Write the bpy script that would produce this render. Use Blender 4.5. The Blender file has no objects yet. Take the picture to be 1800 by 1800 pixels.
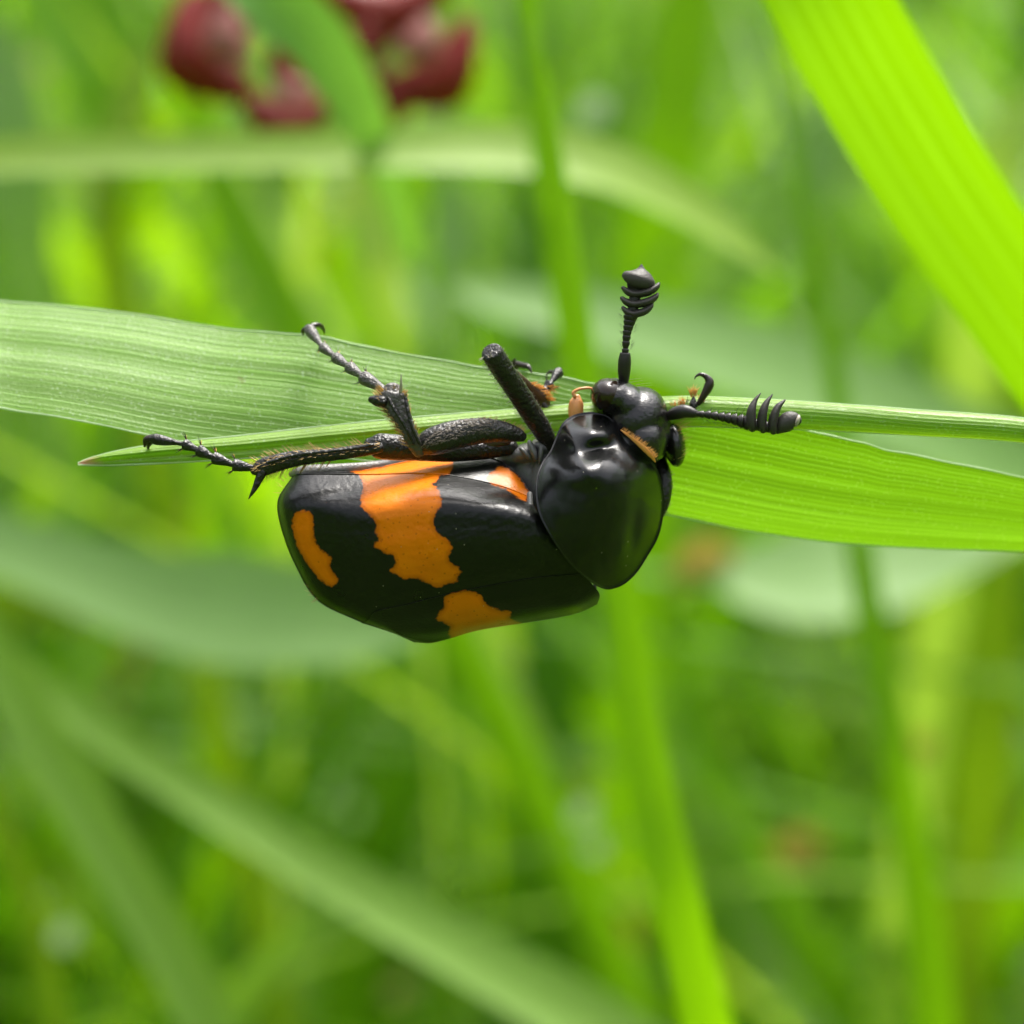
import bpy, math, random
import numpy as np
from mathutils import Vector, Matrix, noise as mnoise

# ------------------------------------------------------------------ camera, world, sun, exposure
PXMM = 41.0            # photograph pixels (1800 wide) per millimetre at the beetle
DIST = 150.0           # camera to beetle, mm
PITCH = math.radians(15)
HEIGHT = 0.25          # beetle above the ground, m
SUN_EL, SUN_AZ = math.radians(64), math.radians(24)   # azimuth from +Y (behind the beetle), + = towards +X
EXPOSURE = 1.32

sc = bpy.context.scene
col = sc.collection
cp, sp = math.cos(PITCH), math.sin(PITCH)
FR = Matrix(((1, 0, 0, 0), (0, sp, -cp, 0), (0, cp, sp, HEIGHT), (0, 0, 0, 1)))   # photo frame (x right, y up, z to camera) -> world
cam = bpy.data.cameras.new('camera')
camo = bpy.data.objects.new('camera', cam); col.objects.link(camo)
camo.matrix_world = FR @ Matrix.Translation((0, 0, DIST * 1e-3))
cam.sensor_width = 36.0
cam.lens = 36.0 * DIST / (1800.0 / PXMM)
cam.clip_start = 0.005; cam.clip_end = 500
cam.dof.use_dof = True
cam.dof.focus_distance = (DIST - 0.6) * 1e-3
cam.dof.aperture_fstop = cam.lens / 3.3          # opening of 3.3 mm
sc.camera = camo

w = bpy.data.worlds.new('World'); sc.world = w; w.use_nodes = True
nt = w.node_tree; nt.nodes.clear()
wo = nt.nodes.new('ShaderNodeOutputWorld'); wb = nt.nodes.new('ShaderNodeBackground')
sk = nt.nodes.new('ShaderNodeTexSky'); sk.sky_type = 'NISHITA'; sk.sun_disc = False
sk.sun_elevation = SUN_EL; sk.sun_rotation = SUN_AZ
sk.air_density = 1.0; sk.dust_density = 6.0; sk.ozone_density = 0.6
hs = nt.nodes.new('ShaderNodeHueSaturation'); hs.inputs['Saturation'].default_value = 0.35
nt.links.new(sk.outputs[0], hs.inputs['Color']); nt.links.new(hs.outputs[0], wb.inputs[0]); nt.links.new(wb.outputs[0], wo.inputs[0])
wb.inputs[1].default_value = 0.15

sl = bpy.data.lights.new('sun', 'SUN'); sl.energy = 2.0; sl.angle = math.radians(18); sl.color = (1.0, 0.96, 0.88)
so = bpy.data.objects.new('sun', sl); col.objects.link(so)
sd = Vector((math.sin(SUN_AZ) * math.cos(SUN_EL), math.cos(SUN_AZ) * math.cos(SUN_EL), math.sin(SUN_EL)))
so.rotation_euler = (-sd).to_track_quat('-Z', 'Y').to_euler(); so.location = (0, 0, 3)
sc.view_settings.view_transform = 'Standard'; sc.view_settings.look = 'None'
sc.view_settings.gamma = 1.0; sc.view_settings.exposure = EXPOSURE
sc.render.engine = 'CYCLES'
sc.cycles.use_adaptive_sampling = True; sc.cycles.adaptive_threshold = 0.025
sc.cycles.max_bounces = 7; sc.cycles.transmission_bounces = 4; sc.cycles.diffuse_bounces = 4; sc.cycles.glossy_bounces = 3

# ------------------------------------------------------------------ helpers
rng = random.Random(7)
def L(px, py, z=0.0):                     # photo pixel + depth (mm towards camera) -> frame, mm
    k = (DIST - z) / DIST
    return Vector(((px - 900) / PXMM * k, (900 - py) / PXMM * k, z))
def W(v): return FR @ (v * 1e-3)          # frame mm -> world m
def PX(v):                                # frame mm -> photo pixel
    k = DIST / (DIST - v.z)
    return 900 + v.x * PXMM * k, 900 - v.y * PXMM * k

def cr(P, t):                             # Catmull-Rom through tuples of floats, t in 0..1
    n = len(P) - 1
    x = min(max(t, 0.0), 1.0) * n
    i = min(int(x), n - 1); f = x - i
    p1, p2 = P[i], P[i + 1]
    p0 = P[i - 1] if i > 0 else [2 * a - b for a, b in zip(p1, p2)]
    p3 = P[i + 2] if i + 2 <= n else [2 * b - a for a, b in zip(p1, p2)]
    return [0.5 * (2 * b + (c - a) * f + (2 * a - 5 * b + 4 * c - d) * f * f + (3 * b - a - 3 * c + d) * f ** 3)
            for a, b, c, d in zip(p0, p1, p2, p3)]

class MB:
    """collects frame-mm geometry and links it as one mesh object"""
    def __init__(s): s.v = []; s.f = []; s.at = {}; s.uv = []
    def grid(s, rows, closed=False):
        b = len(s.v); n = len(rows[0])
        for r in rows: s.v.extend(r)
        for i in range(len(rows) - 1):
            for j in range(n if closed else n - 1):
                k = (j + 1) % n
                s.f.append((b + i * n + j, b + i * n + k, b + (i + 1) * n + k, b + (i + 1) * n + j))
        return b
    def tube(s, pts, sides=14, seg=None, flat=1.0, caps=(1, 1), axis=None, bump=0.0, ground=None):
        """pts: (px,py,z,r_px); flat scales the radius along the view axis; caps: 1 round, 0 flat"""
        seg = seg or max(6, (len(pts) - 1) * 5)
        Q = [L(p[0], p[1], p[2]).to_tuple() + (p[3] / PXMM,) for p in pts]
        S = [cr(Q, i / seg) for i in range(seg + 1)]
        C = [Vector(a[:3]) for a in S]; R = [max(a[3], 0.004) for a in S]
        T = [(C[min(i + 1, seg)] - C[max(i - 1, 0)]).normalized() for i in range(seg + 1)]
        rows = []
        def ring(c, t, r):
            zz = Vector((0, 0, 1)); b = zz - t * zz.dot(t)
            if b.length < 0.15: b = Vector((0, 1, 0)) - t * t.y
            b.normalize(); a = t.cross(b)
            out = []
            for k in range(sides):
                th = 2 * math.pi * k / sides
                q = c + a * (r * math.cos(th)) + b * (r * flat * math.sin(th))
                if bump: q += (q - c) * bump * mnoise.noise(q * 4.0)
                out.append(q)
            return out
        if caps[0]:
            for a in (80, 55, 28): rows.append(ring(C[0] - T[0] * R[0] * math.sin(math.radians(a)) * .8, T[0], R[0] * math.cos(math.radians(a))))
        for c, t, r in zip(C, T, R): rows.append(ring(c, t, r))
        if caps[1]:
            for a in (28, 55, 80): rows.append(ring(C[-1] + T[-1] * R[-1] * math.sin(math.radians(a)) * .8, T[-1], R[-1] * math.cos(math.radians(a))))
        b = s.grid(rows, True)
        s.f.append(tuple(b + k for k in reversed(range(sides))))
        e = b + (len(rows) - 1) * sides
        s.f.append(tuple(e + k for k in range(sides)))
    def ell(s, c, r, n=20, m=12, rot=0.0, tilt=0.0, tw=0.0):
        """ellipsoid: c=(px,py,z) r=(px,px,mm) rot in the picture plane"""
        c = L(*c); M = Matrix.Rotation(rot, 3, 'Z') @ Matrix.Rotation(tilt, 3, 'X') @ Matrix.Rotation(tw, 3, 'Y')
        rows = []
        for i in range(m + 1):
            ph = math.pi * (i + .0) / m
            ph = min(max(ph, 0.02), math.pi - 0.02)
            rows.append([c + M @ Vector((r[0] / PXMM * math.sin(ph) * math.cos(2 * math.pi * j / n), r[1] / PXMM * math.sin(ph) * math.sin(2 * math.pi * j / n), r[2] * math.cos(ph))) for j in range(n)])
        b = s.grid(rows, True)
        s.f.append(tuple(b + k for k in reversed(range(n)))); e = b + m * n
        s.f.append(tuple(e + k for k in range(n)))
    def hair(s, p, d, ln, r, bend=None):
        """three-sided tapering bristle, mm"""
        d = d.normalized(); a = d.orthogonal().normalized(); bq = d.cross(a)
        b = len(s.v); n = 3
        bend = bend or Vector((0, 0, 0))
        for i in range(n):
            t = i / n; c = p + d * ln * t + bend * (t * t * ln); rr = r * (1 - t * .8)
            for k in range(3):
                th = 2.094 * k; s.v.append(c + a * rr * math.cos(th) + bq * rr * math.sin(th))
        s.v.append(p + d * ln + bend * ln)
        for i in range(n - 1):
            for k in range(3):
                q = (k + 1) % 3
                s.f.append((b + i * 3 + k, b + i * 3 + q, b + i * 3 + 3 + q, b + i * 3 + 3 + k))
        e = b + (n - 1) * 3
        for k in range(3): s.f.append((e + k, e + (k + 1) % 3, b + n * 3))
    def build(s, name, mat, parent, base=None, smooth=True):
        me = bpy.data.meshes.new(name)
        bv = base if base is not None else Vector((0, 0, 0))
        me.from_pydata([((v - bv) * 1e-3).to_tuple() for v in s.v], [], s.f)
        if smooth: me.polygons.foreach_set('use_smooth', [True] * len(me.polygons))
        for k, vals in s.at.items():
            a = me.attributes.new(k, 'FLOAT', 'POINT'); a.data.foreach_set('value', vals)
        for m in (mat if isinstance(mat, (list, tuple)) else [mat]): me.materials.append(m)
        o = bpy.data.objects.new(name, me); col.objects.link(o)
        if parent is not None: o.parent = parent
        me.update()
        return o

def empty(name, base_world, rot=None):
    o = bpy.data.objects.new(name, None); col.objects.link(o)
    m = Matrix.Translation(base_world)
    if rot is not None: m = m @ rot
    o.matrix_world = m; o.empty_display_size = 0.005
    return o
def tag(o, label=None, cat=None, group=None, kind=None):
    if label: o['label'] = label
    if cat: o['category'] = cat
    if group: o['group'] = group
    if kind: o['kind'] = kind
    return o

# ------------------------------------------------------------------ materials
class NT:
    def __init__(s, name):
        s.m = bpy.data.materials.new(name); s.m.use_nodes = True; s.t = s.m.node_tree; s.t.nodes.clear()
        s.out = s.n('ShaderNodeOutputMaterial')
    def n(s, kind, **kw):
        x = s.t.nodes.new(kind)
        for k, v in kw.items():
            if k in x.inputs.keys(): x.inputs[k].default_value = v
            else: setattr(x, k, v)
        return x
    def l(s, a, b): s.t.links.new(a, b)
    def math(s, op, a, b=None, c=None, clamp=False):
        x = s.t.nodes.new('ShaderNodeMath'); x.operation = op; x.use_clamp = clamp
        for i, q in enumerate((a, b, c)):
            if q is None: continue
            if isinstance(q, (int, float)): x.inputs[i].default_value = q
            else: s.l(q, x.inputs[i])
        return x.outputs[0]
    def mix(s, f, a, b, mode='MIX'):
        x = s.t.nodes.new('ShaderNodeMix'); x.data_type = 'RGBA'; x.blend_type = mode
        for sock, q in ((x.inputs[0], f), (x.inputs[6], a), (x.inputs[7], b)):
            if isinstance(q, (int, float)): sock.default_value = q
            elif isinstance(q, tuple): sock.default_value = q if len(q) == 4 else q + (1,)
            else: s.l(q, sock)
        return x.outputs[2]
    def noise(s, scale, detail=2, vec=None, rough=.5):
        x = s.n('ShaderNodeTexNoise'); x.inputs['Scale'].default_value = scale; x.inputs['Detail'].default_value = detail; x.inputs['Roughness'].default_value = rough
        s.l(vec if vec is not None else s.obj(), x.inputs['Vector'])
        return x.outputs[0]
    def obj(s):
        if not hasattr(s, '_o'): s._o = s.n('ShaderNodeTexCoord').outputs['Object']
        return s._o
    def uv(s):
        if not hasattr(s, '_u'): s._u = s.n('ShaderNodeTexCoord').outputs['UV']
        return s._u
    def attr(s, name): return s.n('ShaderNodeAttribute', attribute_name=name)
    def bump(s, h, dist, strength=1.0, prev=None):
        x = s.n('ShaderNodeBump'); x.inputs['Distance'].default_value = dist; x.inputs['Strength'].default_value = strength
        s.l(h, x.inputs['Height'])
        if prev is not None: s.l(prev, x.inputs['Normal'])
        return x.outputs[0]
    def ramp(s, f, stops):
        x = s.n('ShaderNodeValToRGB'); s.l(f, x.inputs[0])
        e = x.color_ramp.elements
        while len(e) < len(stops): e.new(0.5)
        for q, (p, c) in zip(e, stops): q.position = p; q.color = c + (1,)
        return x.outputs[0]

def cuticle(name, colr=(0.006, 0.006, 0.006), rough=0.3, fine=9000, fdist=6e-6, mark=False, dust=False, spec=0.5, coarse=0.0, tint=None):
    t = NT(name); p = t.n('ShaderNodeBsdfPrincipled')
    c = colr + (1,)
    nz = t.noise(1200, 3)
    base = t.mix(nz, tuple(x * .7 for x in colr), tuple(x * 1.4 for x in colr))
    if mark:
        a = t.attr('mark').outputs['Fac']
        jag = t.math('MULTIPLY', t.math('SUBTRACT', t.noise(4200, 2), 0.5), 10.0)
        f = t.n('ShaderNodeMapRange'); f.interpolation_type = 'SMOOTHSTEP'
        t.l(t.math('ADD', a, jag), f.inputs[0]); f.inputs[1].default_value = -1.8; f.inputs[2].default_value = 2.2
        on = t.noise(700, 4)
        orange = t.mix(on, (0.68, 0.150, 0.001), (0.82, 0.222, 0.002))
        tone = t.n('ShaderNodeMapRange'); t.l(a, tone.inputs[0]); tone.inputs[1].default_value = 1.0; tone.inputs[2].default_value = 9.0
        orange = t.mix(tone.outputs[0], t.mix(.45, orange, (0.30, 0.05, 0.002)), orange)
        pit = t.n('ShaderNodeTexVoronoi'); pit.inputs['Scale'].default_value = 3200; t.l(t.obj(), pit.inputs['Vector'])
        orange = t.mix(t.math('MULTIPLY', t.math('LESS_THAN', pit.outputs['Distance'], .16), .4), orange, (0.30, 0.06, 0.002))
        base = t.mix(f.outputs[0], base, orange)
    if dust:
        v = t.n('ShaderNodeTexVoronoi'); v.inputs['Scale'].default_value = 2600; v.inputs['Randomness'].default_value = 1.0
        t.l(t.obj(), v.inputs['Vector'])
        d = t.math('LESS_THAN', v.outputs['Distance'], 0.075)
        sel = t.math('GREATER_THAN', t.n('ShaderNodeSeparateColor').outputs[0], 2)
        sepc = t.n('ShaderNodeSeparateColor'); t.l(v.outputs['Color'], sepc.inputs[0])
        sel = t.math('GREATER_THAN', sepc.outputs[0], 0.80)
        base = t.mix(t.math('MULTIPLY', t.math('MULTIPLY', d, sel), 0.45), base, (0.5, 0.45, 0.36))
    t.l(base, p.inputs['Base Color'])
    rr = t.math('ADD', t.math('MULTIPLY', t.noise(900, 3), 0.14), rough - 0.07)
    t.l(rr, p.inputs['Roughness']); p.inputs['Specular IOR Level'].default_value = spec
    if mark: t.l(t.math('SUBTRACT', spec, t.math('MULTIPLY', f.outputs[0], spec * .45)), p.inputs['Specular IOR Level'])
    b = t.bump(t.noise(fine, 2), fdist)
    if coarse: b = t.bump(t.noise(1500, 2), coarse, 1.0, b)
    t.l(b, p.inputs['Normal']); t.l(p.outputs[0], t.out.inputs[0])
    return t.m

M = {}
M['elytra'] = cuticle('wing_case_cuticle', (0.004, 0.0042, 0.004), 0.30, 7000, 1.4e-5, mark=True, dust=True, spec=.36, coarse=0.8e-5)
M['pronotum'] = cuticle('shield_cuticle', (0.004, 0.0042, 0.0042), 0.21, 8000, 7e-6, dust=True, spec=.42)
M['head'] = cuticle('head_cuticle', (0.007, 0.006, 0.006), 0.26, 6000, 2.6e-5, coarse=1.5e-5, spec=.6)
M['leg'] = cuticle('leg_cuticle', (0.011, 0.009, 0.008), 0.34, 6500, 9e-5, coarse=7e-5)
M['legbrown'] = cuticle('brown_leg_cuticle', (0.055, 0.026, 0.012), 0.34, 7000, 1.0e-5)
M['tibia'] = cuticle('tibia_cuticle', (0.07, 0.064, 0.058), 0.34, 6000, 1e-4, coarse=8e-5)
M['club'] = cuticle('antenna_club_velvet', (0.035, 0.030, 0.026), 0.55, 9000, 2e-5)
M['claw'] = cuticle('claw_cuticle', (0.02, 0.012, 0.008), 0.28, 7000, 4e-6)
M['antenna'] = cuticle('antenna_cuticle', (0.013, 0.010, 0.009), 0.42, 9000, 8e-6)
M['thorax'] = cuticle('thorax_cuticle', (0.14, 0.137, 0.135), 0.42, 8000, 2.0e-5, coarse=3e-5)
M['abdomen'] = cuticle('abdomen_cuticle', (0.17, 0.16, 0.15), 0.4, 8000, 4e-5)
M['eye'] = cuticle('eye_surface', (0.020, 0.010, 0.005), 0.14, 16000, 2.5e-6)
M['palp'] = cuticle('palp_cuticle', (0.62, 0.26, 0.085), 0.3, 7000, 5e-6)

def plain(name, colr, rough=.5, trans=0.0):
    t = NT(name); p = t.n('ShaderNodeBsdfPrincipled')
    t.l(t.mix(t.noise(1500, 3), tuple(x * .75 for x in colr), tuple(min(1, x * 1.25) for x in colr)), p.inputs['Base Color'])
    p.inputs['Roughness'].default_value = rough
    if trans:
        tr = t.n('ShaderNodeBsdfTranslucent'); tr.inputs[0].default_value = colr + (1,)
        mx = t.n('ShaderNodeMixShader'); mx.inputs[0].default_value = trans
        t.l(p.outputs[0], mx.inputs[1]); t.l(tr.outputs[0], mx.inputs[2]); t.l(mx.outputs[0], t.out.inputs[0])
    else: t.l(p.outputs[0], t.out.inputs[0])
    return t.m
M['goldhair'] = plain('golden_bristle', (0.62, 0.42, 0.16), .4, .35)
M['orangehair'] = plain('orange_pad_hair', (0.86, 0.47, 0.12), .5, .4)
M['brownhair'] = plain('brown_short_hair', (0.16, 0.13, 0.10), .4)
M['fringehair'] = plain('golden_fringe_hair', (0.80, 0.42, 0.09), .4, .3)
M['greyhair'] = plain('dark_bristle', (0.05, 0.04, 0.03), .4)
M['palehair'] = plain('pale_bristle', (0.45, 0.40, 0.32), .4, .2)

def leafmat(name, diff, trans, tfac=0.5, rough=.42, veins=True, nv=26, sheen=0.4, tip=None):
    t = NT(name)
    p = t.n('ShaderNodeBsdfPrincipled'); tr = t.n('ShaderNodeBsdfTranslucent'); mx = t.n('ShaderNodeMixShader')
    sx = t.n('ShaderNodeSeparateXYZ'); t.l(t.uv(), sx.inputs[0])
    u, v = sx.outputs[0], sx.outputs[1]
    cxyz = t.n('ShaderNodeCombineXYZ'); t.l(t.math('MULTIPLY', u, 1.2), cxyz.inputs[0]); t.l(t.math('MULTIPLY', v, float(nv) * 1.6), cxyz.inputs[1])
    streak = t.noise(1.0, 3, cxyz.outputs[0], .6)
    # regular veins
    wv = t.math('SINE', t.math('ADD', t.math('MULTIPLY', v, nv * 6.2832), t.math('MULTIPLY', streak, 13.0)))
    vein = t.math('POWER', t.math('MULTIPLY', t.math('ADD', wv, 1.0), 0.5), 5.0)
    blot = t.noise(180, 4)
    f = t.math('MULTIPLY', vein, 0.55 if veins else 0.2)
    c2 = t.n('ShaderNodeCombineXYZ'); t.l(t.math('MULTIPLY', u, .7), c2.inputs[0]); t.l(t.math('MULTIPLY', v, 7.0), c2.inputs[1])
    broad = t.noise(1.0, 2, c2.outputs[0], .5)
    streak = t.math('ADD', t.math('MULTIPLY', streak, .55), t.math('MULTIPLY', broad, .55))
    sg = t.n('ShaderNodeMapRange'); t.l(streak, sg.inputs[0]); sg.inputs[1].default_value = .3; sg.inputs[2].default_value = .8; streak = sg.outputs[0]
    f = t.math('MULTIPLY', f, t.math('MULTIPLY', broad, 1.7))
    d1 = t.mix(streak, tuple(x * (.62 if veins else .85) for x in diff), tuple(min(1, x * (1.3 if veins else 1.1)) for x in diff))
    d1 = t.mix(f, d1, tuple(min(1, x * 1.7 + .035) for x in diff))
    d1 = t.mix(t.math('MULTIPLY', blot, .35), d1, tuple(x * .8 for x in diff))
    t1 = t.mix(streak, tuple(x * (.42 if veins else .8) for x in trans), tuple(min(1, x * (1.4 if veins else 1.12)) for x in trans))
    t1 = t.mix(f, t1, tuple(min(1, x * 1.6 + .03) for x in trans))
    sv = t.n('ShaderNodeMapRange'); t.l(broad, sv.inputs[0]); sv.inputs[1].default_value = .52; sv.inputs[2].default_value = .68
    spk = t.n('ShaderNodeTexVoronoi'); spk.inputs['Scale'].default_value = 5200; t.l(t.obj(), spk.inputs['Vector'])
    sp_ = t.math('MULTIPLY', t.math('LESS_THAN', spk.outputs['Distance'], .30), t.math('GREATER_THAN', t.noise(1900, 2), .53))
    if veins:
        d1 = t.mix(t.math('MULTIPLY', sv.outputs[0], .22), d1, (0.55, 0.68, 0.34))  # whitish sky sheen painted into the leaf colour as bands
        nk = t.math('GREATER_THAN', t.noise(420, 3), .70)
        d1 = t.mix(t.math('MULTIPLY', nk, .55), d1, (0.16, 0.13, 0.03))
        d1 = t.mix(t.math('MULTIPLY', sp_, .30), d1, (0.62, 0.76, 0.46))  # sparkle of the leaf skin painted in as bright dots
    if tip is not None:
        g = t.n('ShaderNodeMapRange'); t.l(u, g.inputs[0]); g.inputs[1].default_value = tip[1]; g.inputs[2].default_value = tip[2]
        g.inputs[3].default_value = 1; g.inputs[4].default_value = 0
        d1 = t.mix(g.outputs[0], d1, tip[0]); t1 = t.mix(g.outputs[0], t1, tip[0])
    t.l(d1, p.inputs['Base Color']); t.l(t1, tr.inputs[0])
    p.inputs['Roughness'].default_value = rough; p.inputs['Specular IOR Level'].default_value = sheen
    b = t.bump(vein, 1.2e-5, 1.0)
    b = t.bump(t.noise(7000, 2), 2.6e-5, 1.0, b)
    t.l(b, p.inputs['Normal'])
    mx.inputs[0].default_value = tfac
    t.l(p.outputs[0], mx.inputs[1]); t.l(tr.outputs[0], mx.inputs[2]); t.l(mx.outputs[0], t.out.inputs[0])
    return t.m

M['wideleaf'] = leafmat('broad_grass_leaf', (0.17, 0.33, 0.035), (0.18, 0.40, 0.002), .42, .42, True, 22, .5)
M['narrowleaf'] = leafmat('narrow_grass_leaf', (0.21, 0.37, 0.035), (0.32, 0.56, 0.01), .42, .38, True, 7, .5, tip=((0.75, 0.40, 0.30), 0.02, 0.085))
M['margin'] = plain('leaf_margin', (0.60, 0.74, 0.46), .4, .55)
M['g_bright'] = leafmat('bright_blade', (0.12, 0.29, 0.003), (0.29, 0.60, 0.001), .55, .5, False, 6, .2)
M['g_mid'] = leafmat('mid_blade', (0.11, 0.26, 0.004), (0.22, 0.48, 0.001), .5, .5, False, 6, .2)
M['g_pale'] = leafmat('pale_blade', (0.20, 0.35, 0.055), (0.23, 0.43, 0.015), .35, .5, False, 6, .25)
M['g_yellow'] = leafmat('yellow_green_blade', (0.34, 0.50, 0.10), (0.38, 0.58, 0.04), .45, .45, False, 6, .35)
M['g_teal'] = leafmat('cool_blade', (0.16, 0.34, 0.075), (0.18, 0.40, 0.03), .4, .5, False, 6, .3)
M['g_olive'] = leafmat('olive_blade', (0.15, 0.25, 0.01), (0.24, 0.40, 0.004), .5, .5, False, 6, .2)
M['g_silver'] = leafmat('silvery_leaf', (0.21, 0.36, 0.11), (0.19, 0.37, 0.04), .25, .5, False, 6, .3)
M['g_glint'] = leafmat('whitish_leaf_tip', (0.55, 0.66, 0.48), (0.4, 0.5, 0.3), .3, .35, False, 6, .6)  # near-white colour standing in for blurred highlights
M['dead'] = leafmat('withered_leaf', (0.50, 0.36, 0.12), (0.45, 0.30, 0.06), .3, .6, False, 6, .2)
M['petal'] = plain('red_petal', (0.25, 0.013, 0.005), .4, .25)
M['petalpale'] = plain('pale_pink_petal', (0.36, 0.13, 0.11), .45, .25)

# ------------------------------------------------------------------ the setting: ground, meadow mass, added unseen tree ring
def gmat():
    t = NT('meadow_soil'); p = t.n('ShaderNodeBsdfPrincipled')
    c = t.ramp(t.noise(9, 6), [(0.25, (0.03, 0.022, 0.01)), (0.5, (0.05, 0.09, 0.012)), (0.75, (0.09, 0.15, 0.02))])
    t.l(c, p.inputs['Base Color']); p.inputs['Roughness'].default_value = .9
    t.l(t.bump(t.noise(60, 4), .01), p.inputs['Normal']); t.l(p.outputs[0], t.out.inputs[0]); return t.m
def ground():
    rows = []
    R = [0, .15, .3, .5, .8, 1.2, 2, 3, 5, 8, 14, 30, 80, 200]
    n = 48
    vs = []; fs = []
    for i, r in enumerate(R):
        for k in range(n):
            a = 2 * math.pi * k / n; x, y = r * math.cos(a), r * math.sin(a) + .3
            vs.append((x, y, 0.012 * mnoise.noise(Vector((x * 3, y * 3, 0))) * min(1, r * 3)))
    for i in range(len(R) - 1):
        for k in range(n):
            q = (k + 1) % n; fs.append((i * n + k, i * n + q, (i + 1) * n + q, (i + 1) * n + k))
    me = bpy.data.meshes.new('ground'); me.from_pydata(vs, [], fs); me.materials.append(gmat())
    o = bpy.data.objects.new('ground', me); col.objects.link(o); o['kind'] = 'structure'
    return o
ground()

def massmat(name, stops, tstops, tf=.5):
    t = NT(name); p = t.n('ShaderNodeBsdfPrincipled'); tr = t.n('ShaderNodeBsdfTranslucent'); mx = t.n('ShaderNodeMixShader')
    a = t.attr('rnd').outputs['Fac']
    t.l(t.ramp(a, stops), p.inputs['Base Color']); t.l(t.ramp(a, tstops), tr.inputs[0])
    p.inputs['Roughness'].default_value = .45; p.inputs['Specular IOR Level'].default_value = .3
    mx.inputs[0].default_value = tf
    t.l(p.outputs[0], mx.inputs[1]); t.l(tr.outputs[0], mx.inputs[2]); t.l(mx.outputs[0], t.out.inputs[0]); return t.m
GS = [(0.0, (0.045, 0.13, 0.003)), (0.35, (0.10, 0.235, 0.004)), (0.65, (0.165, 0.32, 0.006)), (0.86, (0.28, 0.42, 0.07)), (0.93, (0.32, 0.42, 0.14)), (1.0, (0.36, 0.26, 0.10))]
GT = [(0.0, (0.08, 0.24, 0.001)), (0.35, (0.19, 0.44, 0.001)), (0.65, (0.32, 0.58, 0.002)), (0.86, (0.40, 0.58, 0.03)), (0.93, (0.32, 0.44, 0.06)), (1.0, (0.36, 0.22, 0.06))]
M['mass'] = massmat('meadow_grass', GS, GT, .5)
IFR = FR.inverted()
def clear_view(p):
    """false where a blade of the meadow would stand in the space between lens and beetle"""
    q = IFR @ p; z = q.z * 1000
    if z < -185 or z > 260: return True
    k = abs(DIST - z) / DIST
    h = 26 * max(k, .25) + 10
    return not (abs(q.x * 1000) < h + 6 and abs(q.y * 1000) < h + 6)
def meadow():
    r = random.Random(3)
    V = []; F = []; A = []
    def blade(x, y, ln, wd, lean, az, curl, tone):
        pts = []; ph = lean; p = Vector((x, y, -.005)); n = 8
        for i in range(n + 1):
            pts.append(p.copy())
            p = p + Vector((math.sin(ph) * math.cos(az), math.sin(ph) * math.sin(az), math.cos(ph))) * (ln / n)
            ph += curl / n
        for q in pts:
            if not clear_view(q): return False
        sd = Vector((-math.sin(az), math.cos(az), 0))
        b = len(V)
        for i, q in enumerate(pts):
            t = i / n; ww = wd * (1 - t ** 2.2) * (.7 + .3 * min(1, t * 4)) * .5
            d = (pts[min(i + 1, n)] - pts[max(i - 1, 0)]).normalized(); nn = d.cross(sd)
            V.append(q - sd * ww + nn * ww * .3); V.append(q); V.append(q + sd * ww + nn * ww * .3)
            A.extend([tone] * 3)
        for i in range(n):
            for k in range(2): F.append((b + i * 3 + k, b + i * 3 + k + 1, b + i * 3 + k + 4, b + i * 3 + k + 3))
        return True
    def tone(): return min(1, max(0, .86 * r.betavariate(2.2, 2.7) + (0.45 if r.random() < .05 else 0)))
    for i in range(4200):      # the patch behind the beetle
        y = .17 + 1.5 * r.random() ** 1.3; x = (r.random() - .5) * (.35 + .75 * y)
        blade(x, y, r.uniform(.12, .40), r.uniform(.003, .010), r.uniform(.05, .85), r.uniform(0, 6.283), r.uniform(.1, 1.7), tone())
    for i in range(5200):      # all around
        a = r.uniform(0, 6.283); rad = .12 + 2.6 * r.random() ** .8
        blade(rad * math.cos(a), rad * math.sin(a) + .1, r.uniform(.15, .42), r.uniform(.003, .008), r.uniform(0, .5), r.uniform(0, 6.283), r.uniform(.1, 1.5), tone())
    for i in range(7000):      # short undergrowth
        a = r.uniform(0, 6.283); rad = .05 + 1.9 * r.random() ** .7
        blade(rad * math.cos(a), rad * math.sin(a) + .45, r.uniform(.03, .14), r.uniform(.003, .010), r.uniform(.2, 1.1), r.uniform(0, 6.283), r.uniform(.1, 1.5), tone() * .8)
    me = bpy.data.meshes.new('grass'); me.from_pydata([v.to_tuple() for v in V], [], F)
    a = me.attributes.new('rnd', 'FLOAT', 'POINT'); a.data.foreach_set('value', A)
    me.polygons.foreach_set('use_smooth', [True] * len(me.polygons)); me.materials.append(M['mass'])
    o = bpy.data.objects.new('grass', me); col.objects.link(o)
    tag(o, 'dense blurred mass of green meadow grass covering the ground', 'grass', kind='stuff')
meadow()

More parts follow.
